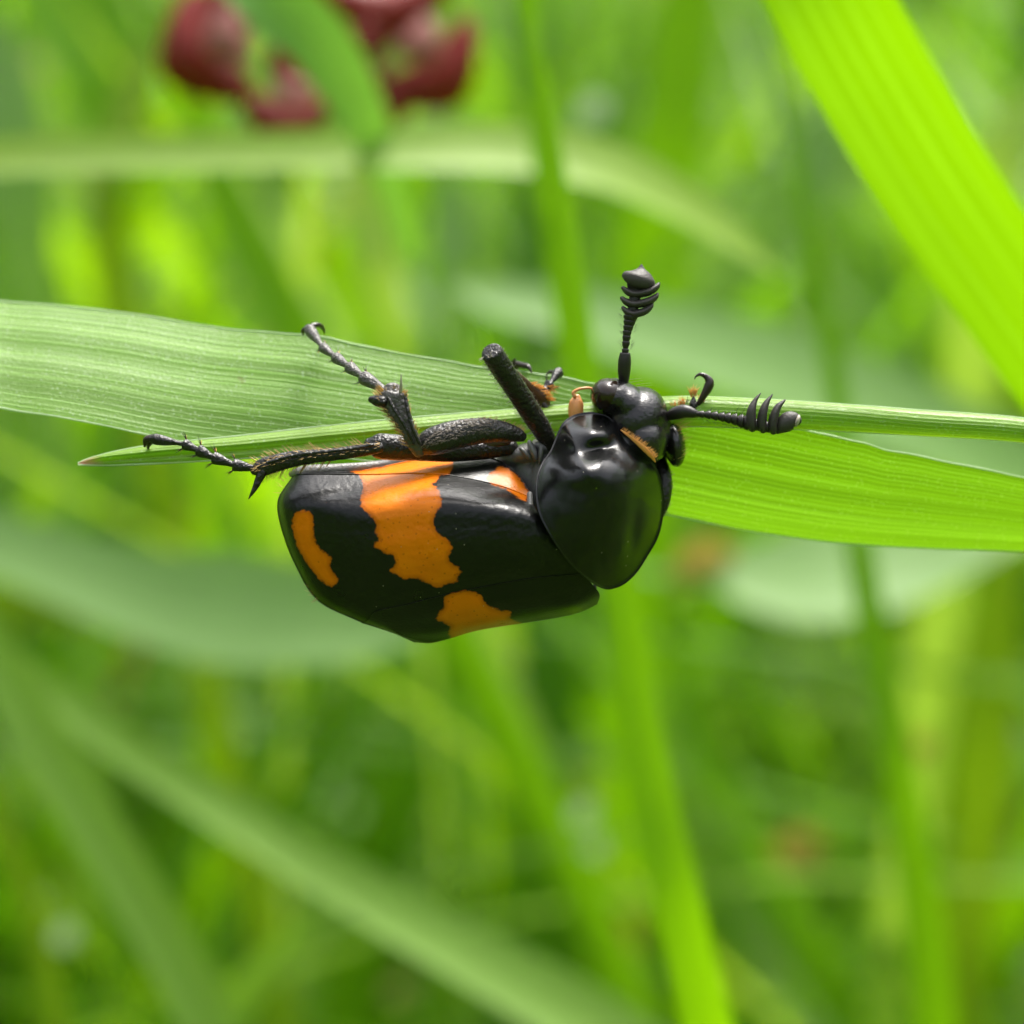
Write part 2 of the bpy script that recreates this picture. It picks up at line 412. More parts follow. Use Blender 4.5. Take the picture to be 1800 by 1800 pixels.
def added_wood():
    """leafy wood edge round the clearing (what the glossy wing cases mirror)"""
    r = random.Random(11); V = []; F = []; A = []
    for i in range(26000):
        a = r.uniform(0, 6.283); hh = 3.5 + .6 * math.sin(a * 5) + .4 * math.sin(a * 11 + 1)
        rad = 6.2 + r.uniform(0, 1.3) ; z = hh * r.random()
        rad += .5 * math.sin(a * 17) * math.sin(z * 2.2)
        c = Vector((rad * math.cos(a), rad * math.sin(a), z)); s = r.uniform(.07, .16)
        d = Vector((r.gauss(0, 1), r.gauss(0, 1), r.gauss(0, 1))).normalized(); e = d.orthogonal().normalized(); f = d.cross(e)
        b = len(V); V += [c - e * s, c + f * s * .55, c + e * s, c - f * s * .55]; F.append((b, b + 1, b + 2, b + 3)); A += [r.random() * .5] * 4
    me = bpy.data.meshes.new('treeline'); me.from_pydata([v.to_tuple() for v in V], [], F)
    a = me.attributes.new('rnd', 'FLOAT', 'POINT'); a.data.foreach_set('value', A); me.materials.append(M['mass'])
    o = bpy.data.objects.new('treeline', me); col.objects.link(o)
    tag(o, 'leafy wood edge standing around the meadow clearing', 'treeline', kind='stuff')
added_wood()  # trees out of view, added to darken what the beetle reflects

# ------------------------------------------------------------------ grass leaves
def sheet(name, rows, uvs, mat, base, parent=None, origin=None):
    """rows of world points -> mesh object with UVs; base is the world origin of the object"""
    n = len(rows[0]); vs = [(p - base).to_tuple() for r in rows for p in r]
    fs = [(i * n + j, i * n + j + 1, (i + 1) * n + j + 1, (i + 1) * n + j) for i in range(len(rows) - 1) for j in range(n - 1)]
    me = bpy.data.meshes.new(name); me.from_pydata(vs, [], fs)
    flat = [c for r in uvs for c in r]
    ul = me.uv_layers.new(name='UVMap')
    buf = []
    for f in fs:
        for k in f: buf.extend(flat[k])
    ul.data.foreach_set('uv', buf)
    me.polygons.foreach_set('use_smooth', [True] * len(fs)); me.materials.append(mat)
    o = bpy.data.objects.new(name, me); col.objects.link(o)
    if parent is not None: o.parent = parent
    else: o.location = base
    return o

def p_is(t): return not isinstance(t, tuple) and t < .29          # blades turned to the sky are foreshortened, so truly wider
def blade(label, pts, mat, root=1, tilt=0.0, fold=.25, group=None, name='grass_blade', cat='grass blade', tipw=True, reach=.12, other=60):
    """pts: (px,py,z_mm,width_px) along the blade; root: which end (0 start, 1 end, None) runs down to the ground"""
    n = 46
    wk = 1.0 if p_is(tilt) else 1.1
    pts = [(p[0], p[1], p[2] * (1.8 if p[2] < -30 else 1.35), p[3] * wk) for p in pts]
    Q = [L(p[0], p[1], p[2]).to_tuple() + (p[3] / PXMM * (DIST - p[2]) / DIST,) for p in pts]
    if root == 0: Q = Q[::-1]
    S = [cr(Q, i / n) for i in range(n + 1)]
    C = [W(Vector(a[:3])) for a in S]; Wd = [max(a[3], 0.02) * 1e-3 for a in S]
    zv = (FR.to_3x3() @ Vector((0, 0, 1))).normalized()
    if root is not None:                     # carry on to the ground in a smooth arc
        d = (C[-1] - C[-4]).normalized(); P = C[-1]
        h = P.z
        G = Vector((P.x + d.x * reach, P.y + d.y * reach + .02, -.004))
        c1 = P + d * max(.03, h * .4); c2 = G + Vector((0, 0, max(.05, h * .45)))
        if d.z > .2: c1 = P + d * .05; c2 = G + Vector((0, 0, h * .8))
        for i in range(1, 15):
            t = i / 14; C.append(P * (1 - t) ** 3 + c1 * 3 * t * (1 - t) ** 2 + c2 * 3 * t * t * (1 - t) + G * t ** 3); Wd.append(Wd[n] * (1 - .45 * t))
    # the other end tapers on out of view when it was not a tip
    if Wd[0] > .0006 and other:
        d = (C[0] - C[3]).normalized(); P = C[0]; w0 = Wd[0]
        ex = []; ew = []
        for i in range(1, 11):
            t = i / 10; ex.append(P + d * (other * 1e-3 * t) + Vector((0, 0, -1)) * (other * .3e-3 * t * t)); ew.append(w0 * (1 - t ** 1.6) + 1e-5)
        C = ex[::-1] + C; Wd = ew[::-1] + Wd
    m = len(C); rows = []; uvs = []
    mt = (C[min(m // 2 + 3, m - 1)] - C[m // 2 - 3]).normalized().cross(zv)
    sg = -1 if mt.z > 0 else 1; K = 8
    ta, tb = tilt if isinstance(tilt, tuple) else (tilt, tilt)
    for i in range(m):
        tl = sg * (ta + (tb - ta) * i / (m - 1)); ct, st = math.cos(tl), math.sin(tl)
        t = (C[min(i + 1, m - 1)] - C[max(i - 1, 0)]).normalized()
        s = t.cross(zv)
        if s.length < .1: s = Vector((1, 0, 0))
        s.normalize(); nn = s.cross(t).normalized(); sd = s * ct + nn * st; up = nn * ct - s * st
        rows.append([C[i] + sd * (Wd[i] * (j / K - .5)) + up * (Wd[i] * fold * ((2 * abs(j / K - .5)) ** 2 - .33) * .4) for j in range(K + 1)])
        uvs.append([(i / m, j / K) for j in range(K + 1)])
    base = C[-1].copy() if root is not None else C[m // 2].copy()
    o = sheet(name, rows, uvs, mat, base)
    return tag(o, label, cat, group)

def bigleaf(name, label, top, bot, mat, base_px, cross, nu=260, nv=40, vein_amp=.012, nvein=22, wav=0.0, edge=.05):
    """an in-focus leaf laid between two margins (px,py,z); cross(v,u)->mm towards the camera"""
    e = empty(name, W(L(*base_px))); tag(e, label, 'grass leaf')
    T = [L(*p).to_tuple() for p in top]; B = [L(*p).to_tuple() for p in bot]
    rows = []; uvs = []; tp = []; bp = []
    for i in range(nu + 1):
        u = i / nu
        a = Vector(cr(T, u)); b = Vector(cr(B, u))
        if wav:
            a.y += wav * mnoise.noise(Vector((u * 38, 0, 0))) ; b.y += wav * .6 * mnoise.noise(Vector((u * 30, 5, 0)))
        nrm = (b - a); nrm = Vector((0, -nrm.z, nrm.y)); nrm = -nrm.normalized() if nrm.length > 1e-6 else Vector((0, 0, 1))
        if nrm.z < 0 and abs(nrm.z) > abs(nrm.y): nrm = -nrm
        row = []
        for j in range(nv + 1):
            v = j / nv; p = a.lerp(b, v) + nrm * cross(v, u)
            vv = math.sin(v * nvein * math.pi * 2 + 2.5 * mnoise.noise(Vector((u * 1.2, v * 9, 1))))
            p += nrm * (vein_amp * (.4 + 1.6 * abs(mnoise.noise(Vector((u * 2, v * 7, 4))))) * vv * min(1, 6 * v, 6 * (1 - v)))
            row.append(W(p))
        rows.append(row); uvs.append([(u, j / nv) for j in range(nv + 1)])
        tp.append(row[0]); bp.append(row[-1])
    bw = W(L(*base_px))
    sheet('blade', rows, uvs, mat, bw, e)
    for P in (tp, bp):                         # slightly thickened pale margin
        mb = MB(); sides = 6; rr = []
        for i in range(0, len(P), 2):
            t = (P[min(i + 1, len(P) - 1)] - P[max(i - 1, 0)]).normalized(); a = t.orthogonal().normalized(); b2 = t.cross(a)
            r = edge * 1e-3 * (.75 + .4 * mnoise.noise(P[i] * 600))
            rr.append([(P[i] - bw + a * r * math.cos(k * 6.2832 / sides) + b2 * r * math.sin(k * 6.2832 / sides)) * 1e3 for k in range(sides)])
        mb.grid(rr, True); mb.build('margin', M['margin'], e)
    return e

# the broad leaf the beetle hangs from: faces the sky on one side, twists to show its lit underside on the other
top = [(-420, 470, -9), (-200, 505, -8.4), (0, 528, -7.6), (200, 547, -7.0), (400, 578, -6.2), (545, 590, -5.4), (700, 620, -5.0), (850, 645, -4.6), (1000, 665, -4.2), (1080, 684, -3.9), (1200, 712, -3.6), (1300, 733, -3.4), (1400, 752, -3.4), (1500, 775, -3.6), (1600, 799, -4.0), (1800, 838, -5.0), (2050, 885, -7), (2300, 930, -9)]
bot = [(-420, 560, -4.5), (-200, 665, -4.0), (0, 716, -3.4), (150, 741, -3.0), (280, 768, -2.8), (400, 786, -2.8), (520, 797, -2.8), (640, 809, -3.0), (760, 822, -3.4), (880, 842, -3.9), (1000, 868, -4.6), (1180, 905, -5.6), (1300, 930, -6.2), (1450, 952, -6.8), (1600, 963, -7.2), (1800, 970, -8.0), (2050, 985, -9.5), (2300, 1010, -11)]
bigleaf('broad_grass_leaf', 'broad ribbed green grass leaf running behind the beetle, its feet hooked over it', top, bot, M['wideleaf'], (2300, 970, -10),
        lambda v, u: .28 * math.sin(v * math.pi) * (1 - u * .6) - .10 * math.exp(-((v - .45) / .10) ** 2) * (1 - u), wav=.08)
ntop = [(137, 814, -1.9), (165, 803, -1.9), (215, 791, -1.9), (300, 778, -1.9), (420, 766, -1.9), (560, 750, -2.0), (720, 734, -2.0), (880, 721, -2.2), (1020, 710, -2.4), (1180, 698, -2.4), (1320, 701, -2.3), (1460, 709, -2.2), (1620, 721, -2.0), (1800, 735, -2.0), (2050, 770, -3), (2300, 830, -5)]
nbot = [(137, 817, -1.8), (175, 818, -1.7), (225, 817, -1.6), (310, 813, -1.5), (430, 806, -1.5), (565, 795, -1.5), (725, 780, -1.6), (885, 766, -1.8), (1020, 757, -2.0), (1180, 750, -2.0), (1320, 752, -2.0), (1460, 757, -2.0), (1620, 766, -2.0), (1800, 778, -2.0), (2050, 815, -3), (2300, 880, -5)]
def ncross(v, u):
    tube = .62 * math.sqrt(max(0, 1 - (2 * v - 1) ** 2))
    fold = .30 * math.sin(v * math.pi) - .26 * math.exp(-((v - .66) / .10) ** 2)
    f = min(1, max(0, (u - .42) / .2)); return (fold * (1 - f) + tube * f) * min(1, u * 12)
bigleaf('narrow_grass_leaf', 'narrow folded grass leaf with a pinkish tip crossing in front of the broad leaf', ntop, nbot, M['narrowleaf'], (2300, 855, -5), ncross, nv=30, vein_amp=.012, nvein=7, edge=.05)

# blurred blades behind, traced one by one
B = blade
B('wide bright yellow-green blade slanting steeply beside the upright antenna', [(1380, -160, -24, 200), (1460, 0, -24, 214), (1560, 180, -25, 214), (1665, 350, -26, 210), (1790, 530, -27, 205), (1900, 690, -28, 200)], M['g_bright'], 1, -.3, .10)
B('long arching pale yellow-green blade lying across thin upright stem', [(-120, 285, -52, 62), (100, 273, -52, 66), (400, 268, -52, 68), (700, 262, -52, 82), (900, 262, -53, 96), (1060, 292, -54, 100), (1180, 345, -56, 92), (1290, 415, -60, 64), (1370, 480, -64, 10)], M['g_yellow'], 0, (.7, .2), .2)
B('cool green blade hanging down between the two red flowers', [(380, -120, -46, 120), (470, -10, -46, 118), (555, 70, -48, 112), (615, 160, -50, 95), (655, 240, -52, 70), (690, 340, -56, 50), (720, 450, -60, 36)], M['g_teal'], None, .3, .2, other=90)
B('thin upright green stem-like blade crossing the arching pale blade', [(925, -150, -52, 26), (930, 0, -52, 29), (938, 140, -52, 32), (952, 300, -52, 35), (975, 470, -53, 36), (1000, 620, -54, 36), (1035, 780, -55, 40), (1075, 980, -56, 54), (1110, 1200, -57, 58), (1160, 1480, -58, 60), (1230, 1800, -60, 62), (1255, 1900, -60, 62)], M['g_mid'], 1, .2, .3)
B('broad whitish-green blade tapering behind the upright antenna', [(790, 505, -92, 8), (860, 522, -92, 60), (980, 545, -92, 92), (1120, 580, -93, 120), (1300, 630, -95, 150), (1480, 690, -98, 160), (1680, 770, -102, 150), (1900, 880, -108, 130)], M['g_silver'], 1, .5, .12)
B('broad pale leaf hanging below the ribbed leaf beside a thin blade', [(1230, 1010, -108, 10), (1330, 1015, -108, 130), (1450, 1010, -108, 190), (1600, 970, -109, 185), (1750, 905, -110, 140), (1950, 820, -112, 120)], M['g_silver'], 1, .6, .12)
B('broad pale leaf pointing at the beetle wing tips', [(740, 1120, -84, 10), (660, 1100, -84, 110), (540, 1085, -84, 165), (400, 1070, -85, 190), (250, 1045, -86, 150), (80, 985, -88, 120), (-120, 920, -92, 100)], M['g_silver'], 1, .3, .14)
B('yellow-green blade under the broad pale leaf near wing tips', [(420, 1110, -95, 8), (300, 1095, -95, 40), (180, 1080, -95, 66), (60, 1068, -96, 74), (-120, 1060, -98, 70)], M['g_olive'], 1, .2, .2)
B('upright bright green blade growing up behind the beetle shield', [(1040, 700, -36, 40), (1065, 870, -36, 54), (1092, 1050, -36, 66), (1118, 1230, -36, 72), (1150, 1400, -36, 78), (1190, 1580, -36, 86), (1235, 1780, -37, 92), (1265, 1900, -38, 110)], M['g_bright'], 1, .15, .2)
B('upright mid-green blade crossing the broad pale hanging leaf', [(1490, 830, -66, 40), (1512, 980, -66, 52), (1540, 1150, -66, 56), (1572, 1320, -66, 62), (1600, 1480, -67, 70), (1625, 1640, -68, 78), (1640, 1800, -69, 84), (1650, 1920, -70, 86)], M['g_mid'], 1, .4, .2)
B('long pale green blade slanting under the beetle towards the dead leaf', [(40, 1180, -70, 50), (160, 1270, -70, 60), (330, 1385, -70, 70), (500, 1490, -69, 78), (680, 1595, -68, 92), (850, 1690, -66, 104), (1020, 1790, -64, 116), (1160, 1880, -62, 120)], M['g_pale'], 1, .35, .2)
B('steep pale green blade beside the dark gap in the grass', [(-120, 990, -60, 66), (0, 1175, -60, 80), (110, 1360, -60, 84), (215, 1530, -60, 86), (310, 1690, -60, 88), (390, 1850, -60, 90)], M['g_pale'], 1, .3, .2)
B('thin yellowish blade left of the dark gap in the grass', [(-60, 1330, -76, 36), (10, 1480, -76, 42), (60, 1620, -76, 44), (95, 1780, -76, 44), (110, 1880, -76, 44)], M['g_olive'], 1, .2, .2)
B('short pale blade branching off the long slanting blade', [(640, 1590, -92, 12), (560, 1625, -92, 44), (480, 1690, -93, 58), (420, 1760, -94, 62), (360, 1860, -95, 64)], M['g_pale'], 1, .2, .2)
B('soft grey-green blade slanting beside the bright upright blade', [(1180, 1330, -150, 20), (1240, 1480, -150, 50), (1320, 1600, -150, 66), (1420, 1720, -150, 76), (1520, 1850, -150, 80)], M['g_pale'], 1, .3, .2)
B('mid-green blade leaning against the bright upright blade', [(1150, 1050, -120, 12), (1210, 1230, -120, 46), (1280, 1400, -120, 56), (1370, 1580, -121, 60), (1470, 1760, -122, 62), (1540, 1880, -122, 62)], M['g_mid'], 1, .2, .2)
B('pale leaf edge standing beside the first red flower', [(-160, -40, -125, 150), (-40, 110, -125, 170), (10, 260, -125, 150), (40, 400, -126, 110), (60, 520, -128, 60)], M['g_silver'], 0, .2, .2, other=60)
B('dark green broad blade behind the pale leaf edge', [(60, -120, -140, 200), (130, 20, -140, 210), (190, 150, -140, 180), (250, 300, -142, 120)], M['g_mid'], None, .7, .2, other=120)
B('olive blade rising from behind broad leaf to the red flower', [(230, 620, -118, 60), (200, 480, -118, 66), (190, 330, -118, 66), (230, 180, -120, 60), (290, 40, -122, 50), (330, -80, -124, 40)], M['g_olive'], 0, .3, .2)
B('mid-green blade leaning from the arching blade to the broad leaf', [(330, 180, -95, 30), (390, 330, -95, 66), (450, 460, -95, 80), (520, 590, -95, 84), (600, 740, -96, 84)], M['g_mid'], 1, .3, .2)
B('pale short blade hanging below the arching blade', [(640, 300, -105, 40), (650, 380, -105, 76), (668, 470, -105, 72), (690, 560, -106, 50), (700, 640, -107, 30)], M['g_yellow'], 0, .2, .2)
B('whitish short blade beside the thin upright stem', [(790, 300, -125, 40), (795, 390, -125, 88), (800, 480, -125, 80), (805, 580, -126, 60), (808, 700, -128, 50)], M['g_silver'], 1, .2, .2)
B('whitish leaf spot between arching blade and wide bright blade', [(1475, 190, -135, 20), (1450, 250, -135, 90), (1420, 330, -135, 100), (1360, 410, -136, 110), (1300, 480, -138, 90), (1220, 560, -140, 60)], M['g_silver'], 1, .2, .2)
B('mid-green blade standing behind the upright antenna', [(1230, -80, -130, 90), (1200, 90, -130, 110), (1180, 260, -130, 120), (1160, 430, -131, 120), (1150, 600, -132, 110)], M['g_mid'], 1, .3, .2)
B('pale band of blade at the foot of wide bright blade', [(1840, 180, -115, 80), (1770, 260, -115, 86), (1740, 400, -116, 90), (1720, 560, -118, 90), (1700, 720, -120, 90)], M['g_yellow'], 1, .3, .2)
B('olive blade upright at the edge of the long pale hanging leaf', [(1760, 1010, -130, 60), (1745, 1150, -130, 90), (1735, 1300, -130, 100), (1720, 1480, -131, 90), (1700, 1680, -132, 80), (1690, 1880, -132, 80)], M['g_olive'], 1, .3, .2)
B('faint green blade rising below the beetle wing cases', [(820, 1080, -160, 40), (760, 1250, -160, 90), (700, 1420, -160, 110), (650, 1600, -160, 110), (610, 1850, -160, 110)], M['g_mid'], 1, .4, .2)
B('dark green blade standing under the beetle shield', [(1000, 1090, -170, 60), (985, 1250, -170, 100), (950, 1430, -170, 120), (900, 1640, -170, 120), (850, 1880, -170, 120)], M['g_mid'], 1, .7, .2)

# withered leaves low in the grass
def withered(label, px, py, z, w_, h_, rot):
    z *= 1.3; c = L(px, py, z); k = (DIST - z) / DIST; a = w_ / PXMM * k; b = h_ / PXMM * k
    Rm = Matrix.Rotation(rot, 3, 'Z') @ Matrix.Rotation(.5, 3, 'X')
    rows = []; uvs = []; n = 14; q = random.Random(int(px))
    ph = q.uniform(0, 6)
    for i in range(n + 1):
        t = i / n; hw = math.sin(math.pi * min(1, t * .98 + .01)) ** .7
        rows.append([W(c + Rm @ Vector(((t - .5) * 2 * a, (j / 6 - .5) * 2 * b * hw, .35 * a * math.sin(t * 4 + ph) * .6 + (abs(j / 6 - .5) ** 2) * b * 1.4))) for j in range(7)])
        uvs.append([(t, j / 6) for j in range(7)])
    o = sheet('withered_leaf', rows, uvs, M['dead'], W(c)); return tag(o, label, 'dead leaf', 'withered leaves caught in the grass')
withered('brown withered leaf lying in grass beside the bright upright blade', 1070, 1645, -165, 58, 62, .9)
withered('tan withered leaf caught behind the beetle shield below the ribbed leaf', 1230, 985, -150, 62, 40, .6)
withered('yellow-brown withered leaf between the two upright blades', 1390, 1490, -185, 60, 46, .2)
withered('small pinkish withered scrap beside the mid-green upright blade', 1600, 1310, -160, 44, 26, .1)

def glint(label, px, py, z, w_, h_, rot):  # small whitish sheets painted in place of specular glints on the grass
    o = withered(label, px, py, z, w_, h_, rot); o.name = 'leaf_tip'; o.data.materials[0] = M['g_glint']; o['category'] = 'leaf'; o['group'] = 'pale leaf tips deep in the grass'
    return o
glint('whitish leaf tip glinting beside the bright upright blade', 1022, 1425, -135, 26, 24, .5)
glint('pale leaf tip just under the whitish glinting one', 1042, 1482, -135, 24, 24, .9)
glint('pale leaf tip beside the thin yellowish blade', 55, 1585, -135, 24, 22, .4)
glint('pale leaf tip touching the steep pale blade foot', 110, 1640, -135, 28, 24, .8)
glint('pale round leaf tip above the arching pale blade', 1042, 190, -135, 30, 28, .3)
glint('dull pale leaf tip below the beetle shield', 930, 1310, -220, 36, 30, .3)
glint('faint pale leaf tip under the wing case orange patch', 885, 1195, -220, 34, 26, .7)

# two dark red drooping blossoms
def blossom(label, cx, cy, z, parts):
    z *= 1.7; e = empty('red_blossom', W(L(cx, cy, z)), FR.to_3x3().to_4x4()); tag(e, label, 'flower', 'dark red blossoms behind the grass')
    base = L(cx, cy, z); k = (DIST - z) / DIST
    parts = [(p[0], p[1] - 6, p[2], p[3] - 6) + p[4:] for p in parts]
    for (x0, y0, x1, y1, wd, mat, cup) in parts:
        zz = z + (3 if mat is M['petalpale'] else 0); a, b = L(x0, y0, zz), L(x1, y1, zz); ax = (b - a); ln = ax.length; ax.normalize(); s = ax.cross(Vector((0, 0, 1))); hw = wd * 1.3 / PXMM * k * .5
        mb = MB(); n = 16; m = 8; rows = []
        for side in (1, -1):
            for i in range(n + 1):
                t = i / n; hh = hw * math.sin(math.pi * (t * .92 + .05)) ** .6
                rows.append([a + ax * ln * t + s * hh * (2 * j / m - 1) + Vector((0, 0, 1)) * (cup * hw * (1 - (2 * j / m - 1) ** 2) * math.sin(math.pi * t) + side * .18 * (1 if 0 < t < 1 else 0))
                             + s * (.25 * ln * math.sin(math.pi * t)) for j in range(m + 1)])
            mb.grid(rows); rows = []
        mb.build('petal', mat, e, base)
    st = MB(); st.tube([(cx, cy - 10, z - 1, 9), (cx + 10, cy - 120, z - 4, 9), (cx + 60, cy - 260, z - 14, 9), (cx + 120, cy - 330, z - 40, 9)], 8)
    st.build('stalk', M['g_olive'], e, base)
    return e
blossom('dark red cupped blossom hanging beside the cool green blade, pale inside', 430, 90, -66,
        [(335, -10, 440, 180, 96, M['petal'], .7), (430, 190, 575, 195, 80, M['petal'], .6), (395, 20, 440, 110, 60, M['petalpale'], .5), (330, 60, 420, -70, 80, M['petal'], .5), (500, 60, 560, 170, 46, M['petal'], .4), (480, 140, 560, 160, 36, M['petalpale'], .4)])
blossom('dark red open blossom with a pinkish cheek near the thin upright stem', 715, 60, -70,
        [(610, 60, 680, 175, 90, M['petal'], .7), (660, 170, 830, 40, 80, M['petal'], .6), (700, 100, 760, 40, 56, M['petalpale'], .6), (560, -20, 800, -40, 80, M['petal'], .6), (620, 40, 690, 80, 70, M['petal'], .9), (640, 180, 730, 170, 50, M['petal'], .5)])

# ------------------------------------------------------------------ the beetle
base = L(930, 800, -3)
beetle = empty('burying_beetle', W(base), FR.to_3x3().to_4x4())
tag(beetle, 'glossy black and orange burying beetle clinging upside down below a grass leaf', 'beetle')
def part(mb, name, mat, parent=None, label=None):
    o = mb.build(name, mat, parent or beetle, base)
    if label: o['label'] = label
    return o
def limb(name):
    o = bpy.data.objects.new(name, None); col.objects.link(o); o.parent = beetle; o.empty_display_size = .001; return o

def C1(*xy): return [(460 + x / 3.6, 700 + y / 3.6) for x, y in xy]     # traced on an enlarged view
MARKS = [
    C1((560, 462), (615, 485), (640, 530), (640, 580), (630, 620), (622, 665), (640, 700), (690, 740), (715, 775), (725, 800), (722, 850), (738, 880), (735, 905), (705, 930), (740, 960), (800, 985), (835, 1000), (845, 1040), (835, 1075), (808, 1090), (850, 1120), (905, 1145), (985, 1140), (1040, 1165), (1080, 1190), (1130, 1195), (1180, 1175), (1235, 1160), (1240, 1130), (1265, 1095), (1250, 1070), (1215, 1060), (1185, 1030), (1185, 990), (1210, 950), (1195, 910), (1165, 885), (1130, 865), (1100, 830), (1085, 790), (1090, 750), (1115, 710), (1135, 680), (1140, 640), (1125, 590), (1105, 560), (1085, 545), (1115, 520), (1130, 485), (1190, 480), (1215, 430), (1190, 330), (780, 330), (780, 430)),
    C1((192, 770), (212, 730), (260, 708), (300, 712), (325, 750), (328, 800), (330, 870), (340, 910), (380, 960), (440, 1005), (440, 1030), (432, 1065), (455, 1110), (487, 1145), (480, 1175), (440, 1192), (400, 1175), (360, 1140), (320, 1090), (270, 1020), (230, 950), (208, 890), (194, 830)),
    C1((1160, 1260), (1200, 1230), (1280, 1215), (1340, 1225), (1390, 1245), (1410, 1290), (1450, 1325), (1530, 1345), (1580, 1350), (1570, 1390), (1650, 1425), (1560, 1500), (1460, 1530), (1330, 1560), (1200, 1540), (1180, 1480), (1200, 1445), (1150, 1420), (1095, 1395), (1130, 1350), (1155, 1320)),
    C1((1420, 512), (1450, 470), (1500, 430), (1560, 440), (1630, 500), (1690, 590), (1685, 645), (1640, 640), (1590, 610), (1540, 572), (1470, 550)),
]
def sdist(X, Y):
    best = np.full(len(X), -1e9)
    for poly in MARKS:
        P = np.array(poly); Q = np.roll(P, -1, 0); dd = np.full(len(X), 1e9); cnt = np.zeros(len(X), int)
        for (ax, ay), (bx, by) in zip(P, Q):
            dx, dy = bx - ax, by - ay
            t = np.clip(((X - ax) * dx + (Y - ay) * dy) / (dx * dx + dy * dy), 0, 1)
            dd = np.minimum(dd, np.hypot(ax + t * dx - X, ay + t * dy - Y))
            if ay != by: cnt += (((ay > Y) != (by > Y)) & (X < ax + (Y - ay) / (by - ay) * dx))
        best = np.maximum(best, np.where(cnt % 2 == 1, dd, -dd))
    return best
def surf(ST, nu, nv):
    rows = []
    K = [[[*p] for p in s] for s in ST]
    for i in range(nu + 1):
        u = i / nu; sec = [cr([K[a][b] for a in range(len(K))], u) for b in range(len(K[0]))]
        rows.append([L(*cr(sec, j / nv)) for j in range(nv + 1)])
    return rows
# wing case facing the camera: stations from shoulder to tip, each from side ridge to the seam between the cases
NEAR = [
    [(930, 874, 0.1), (948, 905, 1.4), (968, 935, 1.5), (988, 960, 1.25), (1008, 985, .85), (1024, 1008, .4)],
    [(905, 863, 0.1), (914, 897, 1.7), (926, 932, 1.82), (940, 962, 1.6), (957, 990, 1.15), (976, 1012, .6)],
    [(863, 850, 0.0), (868, 888, 1.88), (876, 930, 2.05), (887, 965, 1.85), (902, 995, 1.4), (922, 1018, .8)],
    [(765, 833, 0.0), (765, 878, 1.98), (772, 930, 2.18), (781, 972, 1.98), (792, 1008, 1.5), (806, 1040, .85)],
    [(640, 834, -.1), (637, 888, 1.75), (648, 940, 1.92), (667, 990, 1.7), (691, 1030, 1.28), (716, 1062, .7)],
    [(560, 833, -.3), (549, 880, 1.05), (561, 932, 1.18), (583, 987, 1.0), (612, 1035, .72), (662, 1074, .35)],
    [(525, 834, -.7), (503, 880, .2), (511, 932, .3), (537, 998, .1), (574, 1050, -.1), (648, 1088, -.2)],
    [(515, 837, -1.4), (489, 880, -1.1), (496, 932, -1.1), (521, 996, -1.3), (560, 1056, -1.3), (638, 1095, -1.1)],
]
EPI = [(930, 864, -.1), (907, 832, -.9), (858, 804, -1.5), (765, 803, -1.6), (640, 827, -.9), (560, 831.5, -.7), (525, 833, -.9), (515, 835, -1.5)]
FAR = [
    [(1024, 1008, .4), (1042, 1028, -.2), (1054, 1045, -1.1), (1050, 1062, -2.4)],
    [(976, 1012, .6), (992, 1042, .0), (1008, 1064, -.8), (1015, 1078, -2.4)],
    [(922, 1018, .8), (936, 1052, .2), (950, 1076, -.7), (960, 1089, -2.4)],
    [(806, 1040, .85), (818, 1075, .2), (832, 1098, -.7), (846, 1107, -2.3)],
    [(716, 1062, .7), (742, 1091, .0), (768, 1112, -.9), (792, 1122, -2.3)],
    [(662, 1074, .35), (690, 1097, -.2), (712, 1115, -1.0), (760, 1130, -2.3)],
    [(648, 1088, -.2), (674, 1102, -.6), (704, 1117, -1.2), (742, 1130, -2.3)],
    [(638, 1095, -1.1), (664, 1103, -1.4), (698, 1115, -1.9), (730, 1129, -2.6)],
]
def mark_attr(mb):
    pp = np.array([PX(v) for v in mb.v]); mb.at['mark'] = sdist(pp[:, 0], pp[:, 1]).tolist()
nu, nv = 200, 100
mb = MB(); rows = surf(NEAR, nu, nv)
for i, r in enumerate(rows):            # soft folds behind the shoulder and near the tip
    for j, p in enumerate(r):
        x, y = PX(p); e = 0
        e -= .16 * math.exp(-((y - (872 - (x - 840) * .25)) / 10) ** 2 - ((x - 880) / 45) ** 2)
        e -= .14 * math.exp(-((y - (868 - (x - 590) * .18)) / 9) ** 2 - ((x - 590) / 40) ** 2)
        e += .018 * mnoise.noise(Vector((x / 30, y / 22, 3))) + .02 * mnoise.noise(Vector((x / 9, y / 9, 8)))
        p.z += e * min(1, j / 8) * min(1, (nv - j) / 8)
mb.grid(rows)
er = surf([[a, ((a[0] + b[0][0]) / 2, (a[1] + b[0][1]) / 2, (a[2] * .45 + b[0][2] * .55)), b[0]] for a, b in zip(EPI, NEAR)], nu, 14)
mb.grid(er)
def bead(mb, pts, r):
    P = [p for p in pts]; sides = 8; rr = []
    for i, p in enumerate(P):
        t = (P[min(i + 1, len(P) - 1)] - P[max(i - 1, 0)])
        t = t.normalized() if t.length > 1e-9 else Vector((1, 0, 0))
        a = t.orthogonal().normalized(); b = t.cross(a)
        rr.append([p + a * r * math.cos(k * 6.2832 / sides) + b * r * math.sin(k * 6.2832 / sides) for k in range(sides)])
    mb.grid(rr, True)
bead(mb, [r[0] for r in rows], .04); bead(mb, rows[-1], .022); bead(mb, [r[-1] for r in rows], .025); bead(mb, [r[0] for r in er], .04)
mark_attr(mb)
part(mb, 'wing_case', M['elytra'], label='black wing case with a broad wavy orange band, an orange tip spot')
mb = MB(); rows = surf(FAR, nu, 70)
